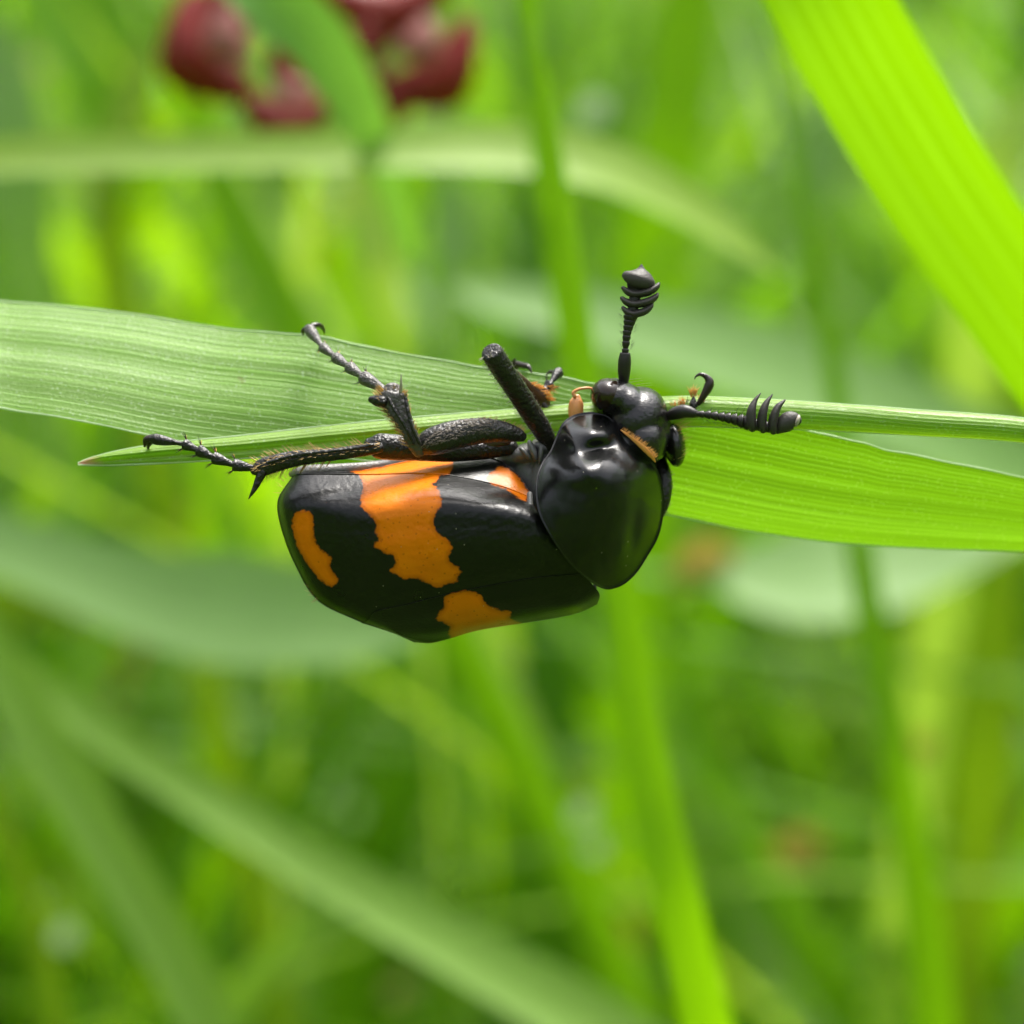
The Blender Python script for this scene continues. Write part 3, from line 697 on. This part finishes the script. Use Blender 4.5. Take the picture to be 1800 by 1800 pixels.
for r in rows:
    for j, p in enumerate(r):
        x, y = PX(p); p.z += (.018 * mnoise.noise(Vector((x / 30, y / 22, 9)))) * min(1, j / 8)
# turned-under side
for r in rows:
    q = r[-1]; r.extend([q + Vector((0, .25, -.7)), q + Vector((0, .9, -1.3))])
mb.grid(rows); bead(mb, [r[0] for r in rows], .025); bead(mb, rows[-1], .022); mark_attr(mb)
part(mb, 'wing_case', M['elytra'], label='black wing case on the far side with an orange patch')

# body under the wing cases
mb = MB()
mb.tube([(585, 910, -3.2, 56), (610, 913, -3.2, 84), (640, 918, -3.3, 98), (740, 918, -3.4, 104), (840, 908, -3.3, 104), (930, 900, -3.1, 92)], 40, 40, .95)
part(mb, 'abdomen', M['abdomen'])
mb = MB()
mb.tube([(512, 834, -1.8, 5), (535, 830, -1.0, 12), (590, 826, -1.0, 11), (650, 821, -1.2, 10), (720, 812, -2.0, 12), (800, 806, -2.2, 14)], 16, 30, 1.0)
part(mb, 'abdomen_edge', M['abdomen'], label='pale grey hairy edge of the abdomen above the wing case')
def fused(shapes, name, mat, vox=.07, smooth=6, parent=None):
    m = MB()
    for s in shapes: m.ell(*s[:2], 28, 18, *(s[2:]))
    o = part(m, name, mat, parent)
    r = o.modifiers.new('remesh', 'REMESH'); r.mode = 'VOXEL'; r.voxel_size = vox * 1e-3; r.use_smooth_shade = True
    s = o.modifiers.new('smooth', 'SMOOTH'); s.iterations = smooth; s.factor = .5
    return o
fused([((890, 862, -3.9), (82, 74, 2.6), .15), ((932, 840, -2.9), (36, 58, 1.9), .1), ((960, 860, -2.6), (46, 86, 2.2)),
       ((926, 798, -2.0), (34, 20, 1.3), .2), ((952, 786, -1.6), (20, 14, 1.0), -.4), ((905, 806, -2.2), (32, 16, 1.0), -.2)], 'thorax', M['thorax'], .05, 5)
for c, r, rot in (((936, 792, -.75), (7, 20, .45), .35), ((950, 798, -.8), (5, 19, .4), -.1), ((924, 797, -.8), (6, 16, .4), .75)):
    m = MB(); m.ell(c, r, 20, 12, rot); part(m, 'coxa', M['thorax'])
mb = MB(); mb.tube([(931, 868, .35, 5), (932, 890, .7, 5.5), (932, 903, 1.0, 7), (934, 918, 1.1, 5)], 12, 16)
part(mb, 'mesothorax_edge', M['thorax'])
mb = MB(); mb.tube([(892, 776, -1.1, 8), (870, 778, -1.0, 12), (845, 782, -.9, 12), (815, 790, -.9, 8)], 16, 20, .8); part(mb, 'trochanter', M['legbrown'])
mb = MB(); mb.tube([(855, 797, -1.0, 5), (830, 795, -.8, 9), (800, 796, -.7, 10), (785, 800, -.7, 6)], 14, 16, .8); part(mb, 'trochanter', M['legbrown'])

# shield (pronotum)
RIM = [(1039, 724, -.7), (1062, 728, -.6), (1075, 736, -.5), (1085, 750, -.3), (1100, 765, -.2), (1121, 783, -.3), (1141, 804, -.5), (1156, 826, -.8), (1164, 850, -1.1), (1168, 880, -1.3), (1165, 914, -1.5), (1156, 947, -1.6), (1139, 977, -1.6), (1121, 1005, -1.5), (1103, 1023, -1.3), (1085, 1033, -1.0), (1064, 1036, -.5), (1039, 1024, .5), (1008, 998, 1.5), (983, 967, 2.0), (962, 934, 2.1), (947, 903, 1.9), (941, 870, 1.5), (943, 839, 1.0), (952, 814, .5), (967, 791, .1), (978, 765, -.3), (988, 745, -.5), (1000, 734, -.7), (1016, 727, -.8)]
def rim(t):
    n = len(RIM); x = (t % 1) * n; i = int(x); f = x - i
    p = [RIM[(i + k) % n] for k in (-1, 0, 1, 2)]
    return [0.5 * (2 * b + (c - a) * f + (2 * a - 5 * b + 4 * c - d) * f * f + (3 * b - a - 3 * c + d) * f ** 3) for a, b, c, d in zip(*p)]
cx, cy, cz = 1048, 858, 2.65
mb = MB(); NR, NTH = 70, 220; rows = []
for i in range(NR + 1):
    r = max(.004, i / NR); row = []
    for k in range(NTH):
        R = rim(k / NTH); x = cx + (R[0] - cx) * r; y = cy + (R[1] - cy) * r
        h = 1 - (r / .975) ** 2.1 if r < .975 else 0
        z = R[2] + (cz - R[2]) * max(0, h)
        z += .035 * math.exp(-((r - .992) / .008) ** 2)
        fade = min(1, (1 - r) * 12)
        c_, s_ = math.cos(.25), math.sin(.25)
        dx, dy = x - 1052, y - 790; a, b = dx * c_ - dy * s_, dx * s_ + dy * c_
        z -= .78 * math.exp(-(a / 34) ** 2 - (b / 16) ** 2) * fade
        dx, dy = x - 1100, y - 812
        z -= .22 * math.exp(-(dx / 30) ** 2 - ((dy - dx * .5) / 16) ** 2) * fade
        dx, dy = x - 1020, y - 832
        z += .34 * math.exp(-(dx / 48) ** 2 - (dy / 24) ** 2) * fade
        dx, dy = x - 1035, y - 758
        z += .30 * math.exp(-(dx / 36) ** 2 - (dy / 16) ** 2) * fade
        z -= .16 * math.exp(-((x - 1118 + (y - 900) * .12) / 12) ** 2 - ((y - 920) / 60) ** 2) * fade
        z += .03 * mnoise.noise(Vector((x / 24, y / 24, 2))) * fade
        row.append(L(x, y, z))
    rows.append(row)
rows.append([L(cx + (rim(k / NTH)[0] - cx) * .985, cy + (rim(k / NTH)[1] - cy) * .985, rim(k / NTH)[2] - .22) for k in range(NTH)])
rows.append([L(cx + (rim(k / NTH)[0] - cx) * .86, cy + (rim(k / NTH)[1] - cy) * .86, rim(k / NTH)[2] - .5) for k in range(NTH)])
mb.grid(rows, True)
part(mb, 'pronotum', M['pronotum'], label='round glossy black shield behind the head')
# golden fringe on its front edge
mb = MB()
mb.tube([(1092, 756, .1, 1.5), (1104, 765, .3, 2.4), (1120, 778, .4, 3.6), (1136, 792, .4, 4.6), (1146, 803, .3, 3.4), (1152, 812, .1, 1.5)], 10, 30, .35, bump=.25)
fr = part(mb, 'golden_fringe', M['fringehair'], label='golden band along the front edge of the shield')
mb = MB()
for i in range(260):
    q = cr([(1096, 758, .3), (1120, 776, .5), (1138, 791, .5), (1150, 806, .3)], rng.random())
    mb.hair(L(q[0] + rng.gauss(1, 2), q[1] - rng.gauss(1, 2), q[2]), Vector((.6, .5, -.2 + rng.uniform(-.2, .2))), rng.uniform(.08, .18), .009)
o = part(mb, 'fringe_hairs', M['fringehair'], fr); o['kind'] = 'stuff'

# head
fused([((1118, 742, -1.7), (54, 66, 2.0), -.5), ((1130, 775, -1.3), (46, 46, 1.7), -.4), ((1082, 702, -1.5), (42, 38, 1.7), -.3), ((1105, 715, -1.3), (36, 46, 1.5), .6), ((1146, 742, -2.0), (30, 56, 1.6), .55), ((1100, 790, -1.8), (55, 55, 1.9))], 'head', M['head'], .045, 26)
mb = MB(); mb.ell((1068, 695, -.9), (31, 31, 1.15), 40, 26, -.3); part(mb, 'eye', M['eye'], label='glossy brown-black domed eye')
mb = MB(); mb.ell((1128, 771, -.55), (42, 30, .75), 40, 22, -.75); part(mb, 'neck_plate', M['head'])
mb = MB(); mb.ell((1108, 703, -.55), (7, 26, .5), 20, 14, .72); part(mb, 'brow_plate', M['head'])
mb = MB(); mb.ell((1186, 782, -2.1), (19, 40, 1.1), 28, 18, .12); mand = part(mb, 'mouthparts', M['head'])
mb = MB()
for i in range(60):
    p = L(1183 + rng.uniform(0, 16), 745 + rng.uniform(0, 65), -1.3 - rng.random() * .4)
    mb.hair(p, Vector((1, rng.uniform(-.1, .5), rng.uniform(-.2, .5))), rng.uniform(.25, .6), .012, Vector((0, .2, 0)))
o = part(mb, 'bristles', M['goldhair'], mand); o['kind'] = 'stuff'
mb = MB()
for a in ((1100, 668, -.9), (1118, 676, -.9), (1106, 672, -1.0), (1120, 680, -1.2)):
    mb.hair(L(*a), Vector((1, .12, .1)), .75, .013)
o = part(mb, 'brow_bristles', M['palehair']); o['kind'] = 'stuff'
mb = MB(); mb.tube([(1012, 748, -1.1, 10), (1012, 724, -1.1, 13.5), (1013, 708, -1.1, 12.5), (1014, 698, -1.1, 7)], 18, 18)
pl = part(mb, 'palp', M['palp'], label='translucent orange mouth palp')
mb = MB(); mb.tube([(1010, 697, -.9, 3.5), (1008, 690, -.9, 3), (1018, 684, -.9, 2.6), (1034, 682, -1.0, 2.4), (1048, 685, -1.2, 2)], 8, 16); part(mb, 'palp_tip', M['palp'], pl)

# antennae
def bristle(mb, p, d, ln=.25, r=.012): mb.hair(p, Vector(d), ln, r)
an = limb('antenna')
mb = MB(); mb.tube([(1097, 672, -1.0, 8), (1097, 655, -.9, 11), (1098, 635, -.8, 11.5), (1099, 620, -.75, 9)], 16, 18, caps=(1, 0)); part(mb, 'scape', M['antenna'], an)
mb = MB(); prev = None
fun = [(1099, 619, 6), (1100, 606, 6.5), (1101, 596, 7), (1102, 587, 7.5), (1104, 578, 8.5), (1106, 569, 10), (1108, 560, 12)]
for i, (x, y, r) in enumerate(fun):
    mb.tube([(x - .5, y + 6, -.75, r * .7), (x, y, -.75, r), (x + .6, y - 5, -.75, r * 1.06), (x + .8, y - 7, -.75, r * .6)], 12, 10)
part(mb, 'funicle', M['antenna'], an)
for (y0, hl, hr, rr) in ((549, 18, 33, 6.6), (532, 22, 40, 7.2), (514, 22, 40, 7.2)):
    mb = MB(); c = 1113 + (548 - y0) * .12
    mb.tube([(c - hl, y0 - 8, -.75, rr * .5), (c - hl * .6, y0 - 1, -.7, rr * .9), (c, y0 + 3, -.7, rr), (c + hr * .55, y0 - 1, -.7, rr * 1.05), (c + hr * .9, y0 - 9, -.7, rr * .8), (c + hr * 1.02, y0 - 15, -.75, rr * .4)], 16, 26, 2.1)
    part(mb, 'club_plate', M['club'], an)
mb = MB()
mb.tube([(1119, 502, -.75, 18), (1121, 496, -.7, 29), (1124, 487, -.7, 29), (1126, 480, -.7, 20), (1127, 473, -.7, 8), (1127.5, 466, -.7, 2)], 20, 26, .7); part(mb, 'club_tip', M['club'], an)
mb = MB(); mb.tube([(1110, 560, -.75, 9), (1115, 530, -.75, 10), (1119, 505, -.75, 10)], 12, 14); part(mb, 'club_stem', M['antenna'], an)
mb = MB()
for i in range(46):
    y = rng.uniform(545, 615); s = rng.choice((-1, 1)); x = 1106 - (y - 560) * .1 + s * (7 + (615 - y) * .1)
    bristle(mb, L(x, y, -.75), (s, .8, rng.uniform(-.3, .5)), rng.uniform(.12, .32), .008)
o = part(mb, 'bristles', M['greyhair'], an); o['kind'] = 'stuff'

an = limb('antenna')
mb = MB(); mb.tube([(1173, 733, -1.4, 7), (1186, 727, -1.2, 11), (1203, 723, -1.0, 12), (1218, 726, -.9, 9), (1226, 728, -.9, 6)], 16, 20); part(mb, 'scape', M['antenna'], an)
mb = MB()
fun = [(1232, 728, 6), (1244, 729, 7), (1256, 731, 7.5), (1268, 733, 8), (1279, 735, 9), (1290, 737, 10), (1301, 740, 11.5), (1311, 742, 13)]
for x, y, r in fun:
    mb.tube([(x - 7, y - .5, -.8, r * .62), (x, y, -.8, r), (x + 4.5, y + .5, -.8, r * 1.08), (x + 6.5, y + .6, -.8, r * .6)], 12, 10)
part(mb, 'funicle', M['antenna'], an)
for pts in ([(1322, 753, -.8, 7), (1320, 742, -.7, 9.5), (1321, 722, -.6, 8), (1327, 705, -.6, 4.5), (1337, 691, -.6, .8)],
            [(1341, 755, -.8, 7), (1339, 745, -.7, 9), (1341, 726, -.6, 8), (1347, 709, -.6, 5.5), (1358, 693, -.6, .8)],
            [(1359, 757, -.8, 7), (1358, 748, -.7, 9), (1361, 731, -.6, 8), (1368, 715, -.6, 6), (1380, 703, -.6, 1.5)]):
    mb = MB(); mb.tube(pts, 16, 26, 1.9); part(mb, 'club_plate', M['club'], an)
mb = MB(); mb.tube([(1366, 757, -.8, 7), (1376, 748, -.7, 15), (1387, 740, -.7, 17), (1396, 738, -.7, 14), (1402, 740, -.7, 9)], 18, 22, .9); ct = part(mb, 'club_tip', M['club'], an)
mb = MB(); mb.ell((1401, 740, -.65), (5, 12, .3), 16, 10, -.35); part(mb, 'club_face', M['palehair'], ct)
mb = MB(); mb.tube([(1316, 744, -.8, 10), (1340, 749, -.8, 10), (1366, 754, -.8, 9)], 12, 14); part(mb, 'club_stem', M['antenna'], an)
mb = MB()
for i in range(60):
    x = rng.uniform(1232, 1316); s = rng.choice((-1, 1, 1))
    y = 728 + (x - 1232) * .17 + (8 + (x - 1232) * .05) * s
    bristle(mb, L(x, y, -.8), (.7, -s, rng.uniform(-.3, .5)), rng.uniform(.1, .25), .008)
for x, y in ((1292, 728), (1304, 728)): bristle(mb, L(x, y, -.7), (.5, 1, .2), .6, .01)
o = part(mb, 'bristles', M['greyhair'], an); o['kind'] = 'stuff'

# legs
def hairs_on(mb, path, n, ln, r, sides=(-1, 1), slant=.7, zr=(-.2, .6), skip=0.0):
    """bristles standing off a limb: path of (px,py,z,r_px)"""
    Q = [L(*p[:3]).to_tuple() + (p[3] / PXMM,) for p in path]
    for i in range(n):
        t = skip + (1 - skip) * rng.random(); a = cr(Q, t); b = cr(Q, min(1, t + .02)); c = cr(Q, max(0, t - .02))
        d = (Vector(b[:3]) - Vector(c[:3])).normalized(); s = rng.choice(sides); nrm = Vector((-d.y, d.x, 0)).normalized() * s
        zz = rng.uniform(*zr); o_ = (nrm + Vector((0, 0, zz))).normalized()
        mb.hair(Vector(a[:3]) + o_ * a[3] * .93, o_ + d * slant, ln * 1.15 * rng.uniform(.6, 1.2), r * 1.5)
def skinhairs(mb, path, n, ln, r):
    """short flat-lying hairs on the face turned to the camera"""
    Q = [L(*p[:3]).to_tuple() + (p[3] / PXMM,) for p in path]
    for i in range(n):
        t = rng.random(); a = cr(Q, t); b = cr(Q, min(1, t + .02)); c = cr(Q, max(0, t - .02))
        d = (Vector(b[:3]) - Vector(c[:3])).normalized(); nrm = Vector((-d.y, d.x, 0)).normalized(); th = rng.uniform(-.2, 1.45)
        o_ = nrm * (math.sin(th) if d.x * 1 < 0 else math.sin(th)) + Vector((0, 0, 1)) * math.cos(th)
        if o_.y < -.3: o_.y *= -1
        o_.normalize()
        mb.hair(Vector(a[:3]) + o_ * a[3] * .97, d * .9 + o_ * .35 + Vector((rng.uniform(-.3, .3), rng.uniform(-.3, .3), 0)), ln * 1.15 * rng.uniform(.6, 1.2), r * 1.5)
def tarsus(lg, joints, mat=None, hairmat='goldhair', claws=(), pads=True):
    """joints: (px,py,z,r_px) ends of the foot segments; each segment flares towards its far end"""
    hb = MB(); sb = MB()
    for i in range(len(joints) - 1):
        a, b = joints[i], joints[i + 1]
        mbx = MB(); f = lambda t, k: (a[0] + (b[0] - a[0]) * t, a[1] + (b[1] - a[1]) * t, a[2] + (b[2] - a[2]) * t, b[3] * k)
        last = i == len(joints) - 2
        if last: mbx.tube([f(-.1, .4), f(.25, .45), f(.6, .85), f(.9, 1.0), f(1.02, .75)], 14, 20)
        else: mbx.tube([f(-.12, .5), f(.3, .62), f(.75, 1.0), f(1.0, 1.1), f(1.04, .7)], 14, 18, caps=(1, 0))
        part(mbx, 'tarsomere', mat or M['leg'], lg)
        d = (L(*b[:3]) - L(*a[:3])).normalized(); n_ = Vector((-d.y, d.x, 0))
        if not last:
            for s in (-1, 1):
                for q in range(3): sb.hair(L(*b[:3]) + n_ * s * b[3] / PXMM, n_ * s * (.5 + .3 * q) + d * .8 + Vector((0, 0, rng.uniform(-.2, .4))), rng.uniform(.3, .55), .022)
            if pads:
                for q in range(12):
                    s = rng.choice((-1, 1)); hb.hair(L(*b[:3]) + n_ * s * b[3] / PXMM * .8 - Vector((0, 0, .1)), n_ * s + d * rng.uniform(.2, 1) + Vector((0, 0, rng.uniform(-.5, .3))), rng.uniform(.2, .34), .02)
    if hb.v: o = part(hb, 'sole_hairs', M['orangehair'], lg); o['kind'] = 'stuff'
    o = part(sb, 'spines', M['claw'], lg); o['kind'] = 'stuff'
    for c in claws:
        mbx = MB(); mbx.tube(c, 10, 18, caps=(1, 1)); part(mbx, 'claw', M['claw'], lg)

# middle leg, reaching up over the leaf
lg = limb('middle_leg')
fem = [(918, 768, .3, 9), (905, 763, .6, 14), (880, 758, 1.0, 18.5), (848, 757, 1.3, 22), (812, 762, 1.5, 25), (780, 770, 1.6, 26), (754, 778, 1.6, 23), (736, 786, 1.5, 15)]
mb = MB(); mb.tube(fem, 30, 60, .9); part(mb, 'femur', M['leg'], lg)
mb = MB(); skinhairs(mb, fem, 900, .17, .011); o = part(mb, 'short_hairs', M['brownhair'], lg); o['kind'] = 'stuff'
mb = MB(); hairs_on(mb, fem[:4], 60, .2, .01, (-1,), -.6); o = part(mb, 'bristles', M['goldhair'], lg); o['kind'] = 'stuff'
tib = [(737, 796, 1.7, 10), (727, 778, 2.0, 12.5), (717, 755, 2.1, 14), (705, 730, 2.1, 18), (694, 708, 2.0, 24), (690, 695, 2.0, 25), (690, 686, 2.0, 17)]
mb = MB(); mb.tube(tib, 26, 40, .62, bump=.05); part(mb, 'tibia', M['tibia'], lg)
mb = MB(); mb.tube([(675, 706, 2.2, 10), (662, 704, 2.2, 10), (652, 702, 2.2, 6)], 12, 10); part(mb, 'tibia_lobe', M['leg'], lg)
for e in (-1, 1):
    mb = MB(); mb.tube([(732 + e * 5, 780, 2.3, 3), (718 + e * 6, 750, 2.5, 3.2), (706 + e * 11, 722, 2.5, 3.5), (698 + e * 15, 700, 2.4, 3)], 8, 20); part(mb, 'tibia_keel', M['leg'], lg)
mb = MB(); mb.tube([(704, 690, 2.2, 3), (705, 676, 2.4, 2.4), (705, 658, 2.5, .6)], 8, 10); part(mb, 'spur', M['palehair'], lg)
mb = MB(); hairs_on(mb, tib, 110, .36, .014, (1,), .9, (-.2, .8), .15); hairs_on(mb, tib, 60, .2, .012, (-1,), .9, (-.1, .6), .2)
for i in range(40): mb.hair(L(690 + rng.uniform(-14, 18), 690 + rng.uniform(-4, 6), 2.2), Vector((rng.uniform(-.3, .4), 1, .3)), rng.uniform(.15, .35), .012)
o = part(mb, 'bristles', M['goldhair'], lg); o['kind'] = 'stuff'
tarsus(lg, [(684, 690, 1.8, 8), (640, 664, .6, 11.5), (615, 646, -.4, 10), (591, 629, -1.5, 9.5), (568, 611, -2.6, 8.5), (543, 578, -4.0, 11)], mat=M['tibia'],
       claws=([(540, 577, -4, 5), (533, 582, -4.1, 4.5), (533, 590, -4.4, 1)], [(548, 573, -4.2, 5), (560, 571, -4.4, 4.5), (568, 577, -4.8, 3.5), (571, 586, -5, 1)]))

# hind leg, stretched out along the narrow leaf
lg = limb('hind_leg')
fem = [(900, 786, -1.4, 14), (850, 790, -1.0, 18), (790, 792, -.5, 20), (730, 788, .1, 22), (690, 786, .4, 23), (664, 784, .5, 22), (650, 783, .5, 14)]
mb = MB(); mb.tube(fem, 28, 50, .85); part(mb, 'femur', M['leg'], lg)
tib = [(668, 787, 1.0, 9), (640, 791, 1.0, 11), (600, 797, .95, 11), (560, 801, .9, 12), (520, 806, .8, 14), (485, 814, .7, 15.5), (460, 822, .6, 15), (447, 827, .55, 9)]
mb = MB(); mb.tube(tib, 24, 50, .75, bump=.06); part(mb, 'tibia', M['leg'], lg)
mb = MB(); mb.tube([(655, 782, 1.35, 3), (610, 790, 1.35, 3), (560, 795, 1.3, 3), (510, 802, 1.2, 3), (470, 813, 1.1, 3)], 8, 24); part(mb, 'tibia_keel', M['leg'], lg)
mb = MB(); hairs_on(mb, tib, 60, .38, .011, (-1,), .75, (-.2, .3), .12); hairs_on(mb, tib, 60, .4, .014, (1,), .8, (-.2, .3), .35); skinhairs(mb, tib, 160, .2, .009); o = part(mb, 'bristles', M['goldhair'], lg); o['kind'] = 'stuff'
mb = MB(); mb.tube([(462, 830, .7, 8), (455, 843, .7, 7), (448, 858, .7, 5), (437, 877, .7, .8)], 10, 16); part(mb, 'spur', M['leg'], lg)
tarsus(lg, [(455, 825, .6, 8), (412, 817, .4, 10), (377, 805, .1, 10), (350, 792, -.2, 10), (325, 781, -.5, 9), (268, 771, -.9, 10)],
       claws=([(268, 770, -.9, 7), (257, 773, -1.0, 6), (254, 785, -1.1, 2)], [(270, 772, -1.2, 6), (262, 780, -1.4, 5), (260, 790, -1.6, 1.5)]))

# front leg: thick thigh raised towards the camera, shin folded behind it
lg = limb('front_leg')
fem = [(968, 782, -1.0, 14), (948, 748, -.5, 18), (925, 712, .2, 19), (900, 674, 1.0, 19.5), (878, 641, 1.7, 19.5), (864, 619, 2.1, 19)]
mb = MB(); mb.tube(fem, 28, 50, .95, caps=(1, 0), bump=.04); mb.tube([(864.5, 619.8, 2.08, 19), (862.6, 616.9, 2.14, 18), (861.6, 615.4, 2.18, 13), (861.2, 614.8, 2.2, 5)], 28, 8, .95, caps=(0, 0)); part(mb, 'femur', M['leg'], lg)
mb = MB(); hairs_on(mb, fem, 110, .22, .010, (1,), .2, (-.3, .5)); hairs_on(mb, fem, 60, .12, .010, (-1,), .4); skinhairs(mb, fem, 160, .13, .010); o = part(mb, 'bristles', M['palehair'], lg); o['kind'] = 'stuff'
tib = [(872, 632, .6, 8), (900, 655, -.6, 9), (925, 680, -1.6, 12), (945, 700, -2.2, 17), (955, 712, -2.4, 14)]
mb = MB(); mb.tube(tib, 20, 30, .7); part(mb, 'tibia', M['legbrown'], lg)
mb = MB(); hairs_on(mb, tib, 180, .3, .016, (-1, 1), .9, (0, .8), .5); o = part(mb, 'shin_hairs', M['orangehair'], lg); o['kind'] = 'stuff'
mb = MB(); mb.tube([(955, 710, -2.2, 6), (962, 724, -2.2, 5), (960, 739, -2.3, 1)], 10, 12); part(mb, 'spur', M['claw'], lg)
tarsus(lg, [(952, 702, -2.2, 8), (957, 686, -2.4, 9), (966, 676, -2.7, 9), (983, 652, -3.4, 9)], claws=([(978, 655, -3.4, 4), (966, 654, -3.6, 3), (961, 659, -3.8, 1)], [(984, 650, -3.4, 4), (988, 658, -3.6, 3), (985, 664, -3.8, 1)]), pads=False)
mb = MB()
for i in range(16): mb.hair(L(966 + rng.uniform(-6, 10), 682 + rng.uniform(-4, 6), -2.4), Vector((1, rng.uniform(-.5, .5), .2)), .3, .016)
o = part(mb, 'sole_hairs', M['orangehair'], lg); o['kind'] = 'stuff'

# far middle leg: comes up behind the leaf, only its claws hook over the edge
lg = limb('middle_leg')
mb = MB(); mb.tube([(945, 840, -4.2, 14), (935, 800, -6.2, 20), (915, 740, -7.6, 22), (900, 700, -8.2, 16)], 20, 24); part(mb, 'femur', M['leg'], lg)
mb = MB(); mb.tube([(900, 702, -8.2, 10), (892, 680, -7.6, 12), (888, 665, -7.0, 12)], 16, 14); part(mb, 'tibia', M['leg'], lg)
tarsus(lg, [(888, 668, -7.0, 7), (893, 655, -6.4, 8), (900, 646, -5.8, 8), (908, 641, -5.0, 8)], pads=False,
       claws=([(905, 645, -5, 5), (903, 636, -4.8, 4), (906, 630, -4.6, 1)], [(908, 640, -4.8, 6), (918, 642, -4.5, 5.5), (929, 645, -4.2, 4.5), (935, 655, -4.0, 1)]))

# far front leg: thigh shows past the shield, foot holds the narrow leaf beside the antenna
lg = limb('front_leg')
fem = [(1110, 930, -3.2, 16), (1148, 905, -2.6, 17), (1164, 872, -2.3, 16), (1166, 838, -2.4, 15), (1160, 810, -2.8, 12)]
mb = MB(); mb.tube(fem, 24, 40, .9); part(mb, 'femur', M['leg'], lg)
mb = MB(); hairs_on(mb, fem, 120, .16, .01, (-1, 1), .3); o = part(mb, 'bristles', M['palehair'], lg); o['kind'] = 'stuff'
mb = MB(); mb.tube([(1162, 815, -2.9, 9), (1168, 780, -3.3, 11), (1176, 745, -3.0, 12), (1184, 726, -2.6, 10)], 18, 24); part(mb, 'tibia', M['leg'], lg)
mb = MB()
for cx_, cy_, n in ((1186, 717, 26), (1201, 711, 26), (1219, 694, 46), (1234, 706, 26)):
    for i in range(n): mb.hair(L(cx_ + rng.uniform(-5, 5), cy_ + rng.uniform(-3, 5), -1.7), Vector((rng.uniform(-.6, .6), 1, rng.uniform(-.2, .4))), rng.uniform(.2, .48), .018)
o = part(mb, 'sole_hairs', M['orangehair'], lg); o['kind'] = 'stuff'
tarsus(lg, [(1182, 730, -2.3, 8), (1196, 722, -2.0, 8), (1208, 717, -1.8, 8), (1222, 712, -1.7, 9)], pads=False)
mb = MB(); mb.tube([(1218, 712, -1.7, 7), (1219, 704, -1.7, 5), (1219, 698, -1.7, 2)], 10, 10); part(mb, 'tarsomere', M['leg'], lg)
mb = MB(); mb.tube([(1226, 712, -1.7, 4), (1236, 697, -1.6, 6), (1245, 681, -1.6, 8.5), (1247, 671, -1.6, 8), (1241, 662, -1.6, 5), (1231, 658, -1.6, 3.2), (1223, 662, -1.6, 1.6), (1221, 667, -1.6, .6)], 12, 36); part(mb, 'claw', M['claw'], lg)

# a few bristles along the wing tips
mb = MB()
for x, y, dx, dy in ((500, 845, -1, .7), (495, 855, -1, .5), (503, 838, -1, .9), (491, 868, -1, .2), (549, 1040, -1, .3), (552, 1044, -1, .0), (556, 1050, -.6, -.5), (560, 1054, -.8, -.5), (541, 1032, -1, .5)):
    for q in range(2): mb.hair(L(x + rng.uniform(-2, 2), y + rng.uniform(-2, 2), -.6), Vector((dx, dy + rng.uniform(-.2, .2), .1)), rng.uniform(.2, .4), .011)
o = part(mb, 'tip_bristles', M['goldhair']); o['kind'] = 'stuff'
mb = MB()
for i in range(120):
    t = rng.random(); x = 520 + 150 * t; mb.hair(L(x, 822 - 6 * t + rng.uniform(-2, 2), -1.2), Vector((-.6, 1, .3)), rng.uniform(.08, .16), .009)
o = part(mb, 'edge_hairs', M['palehair']); o['kind'] = 'stuff'
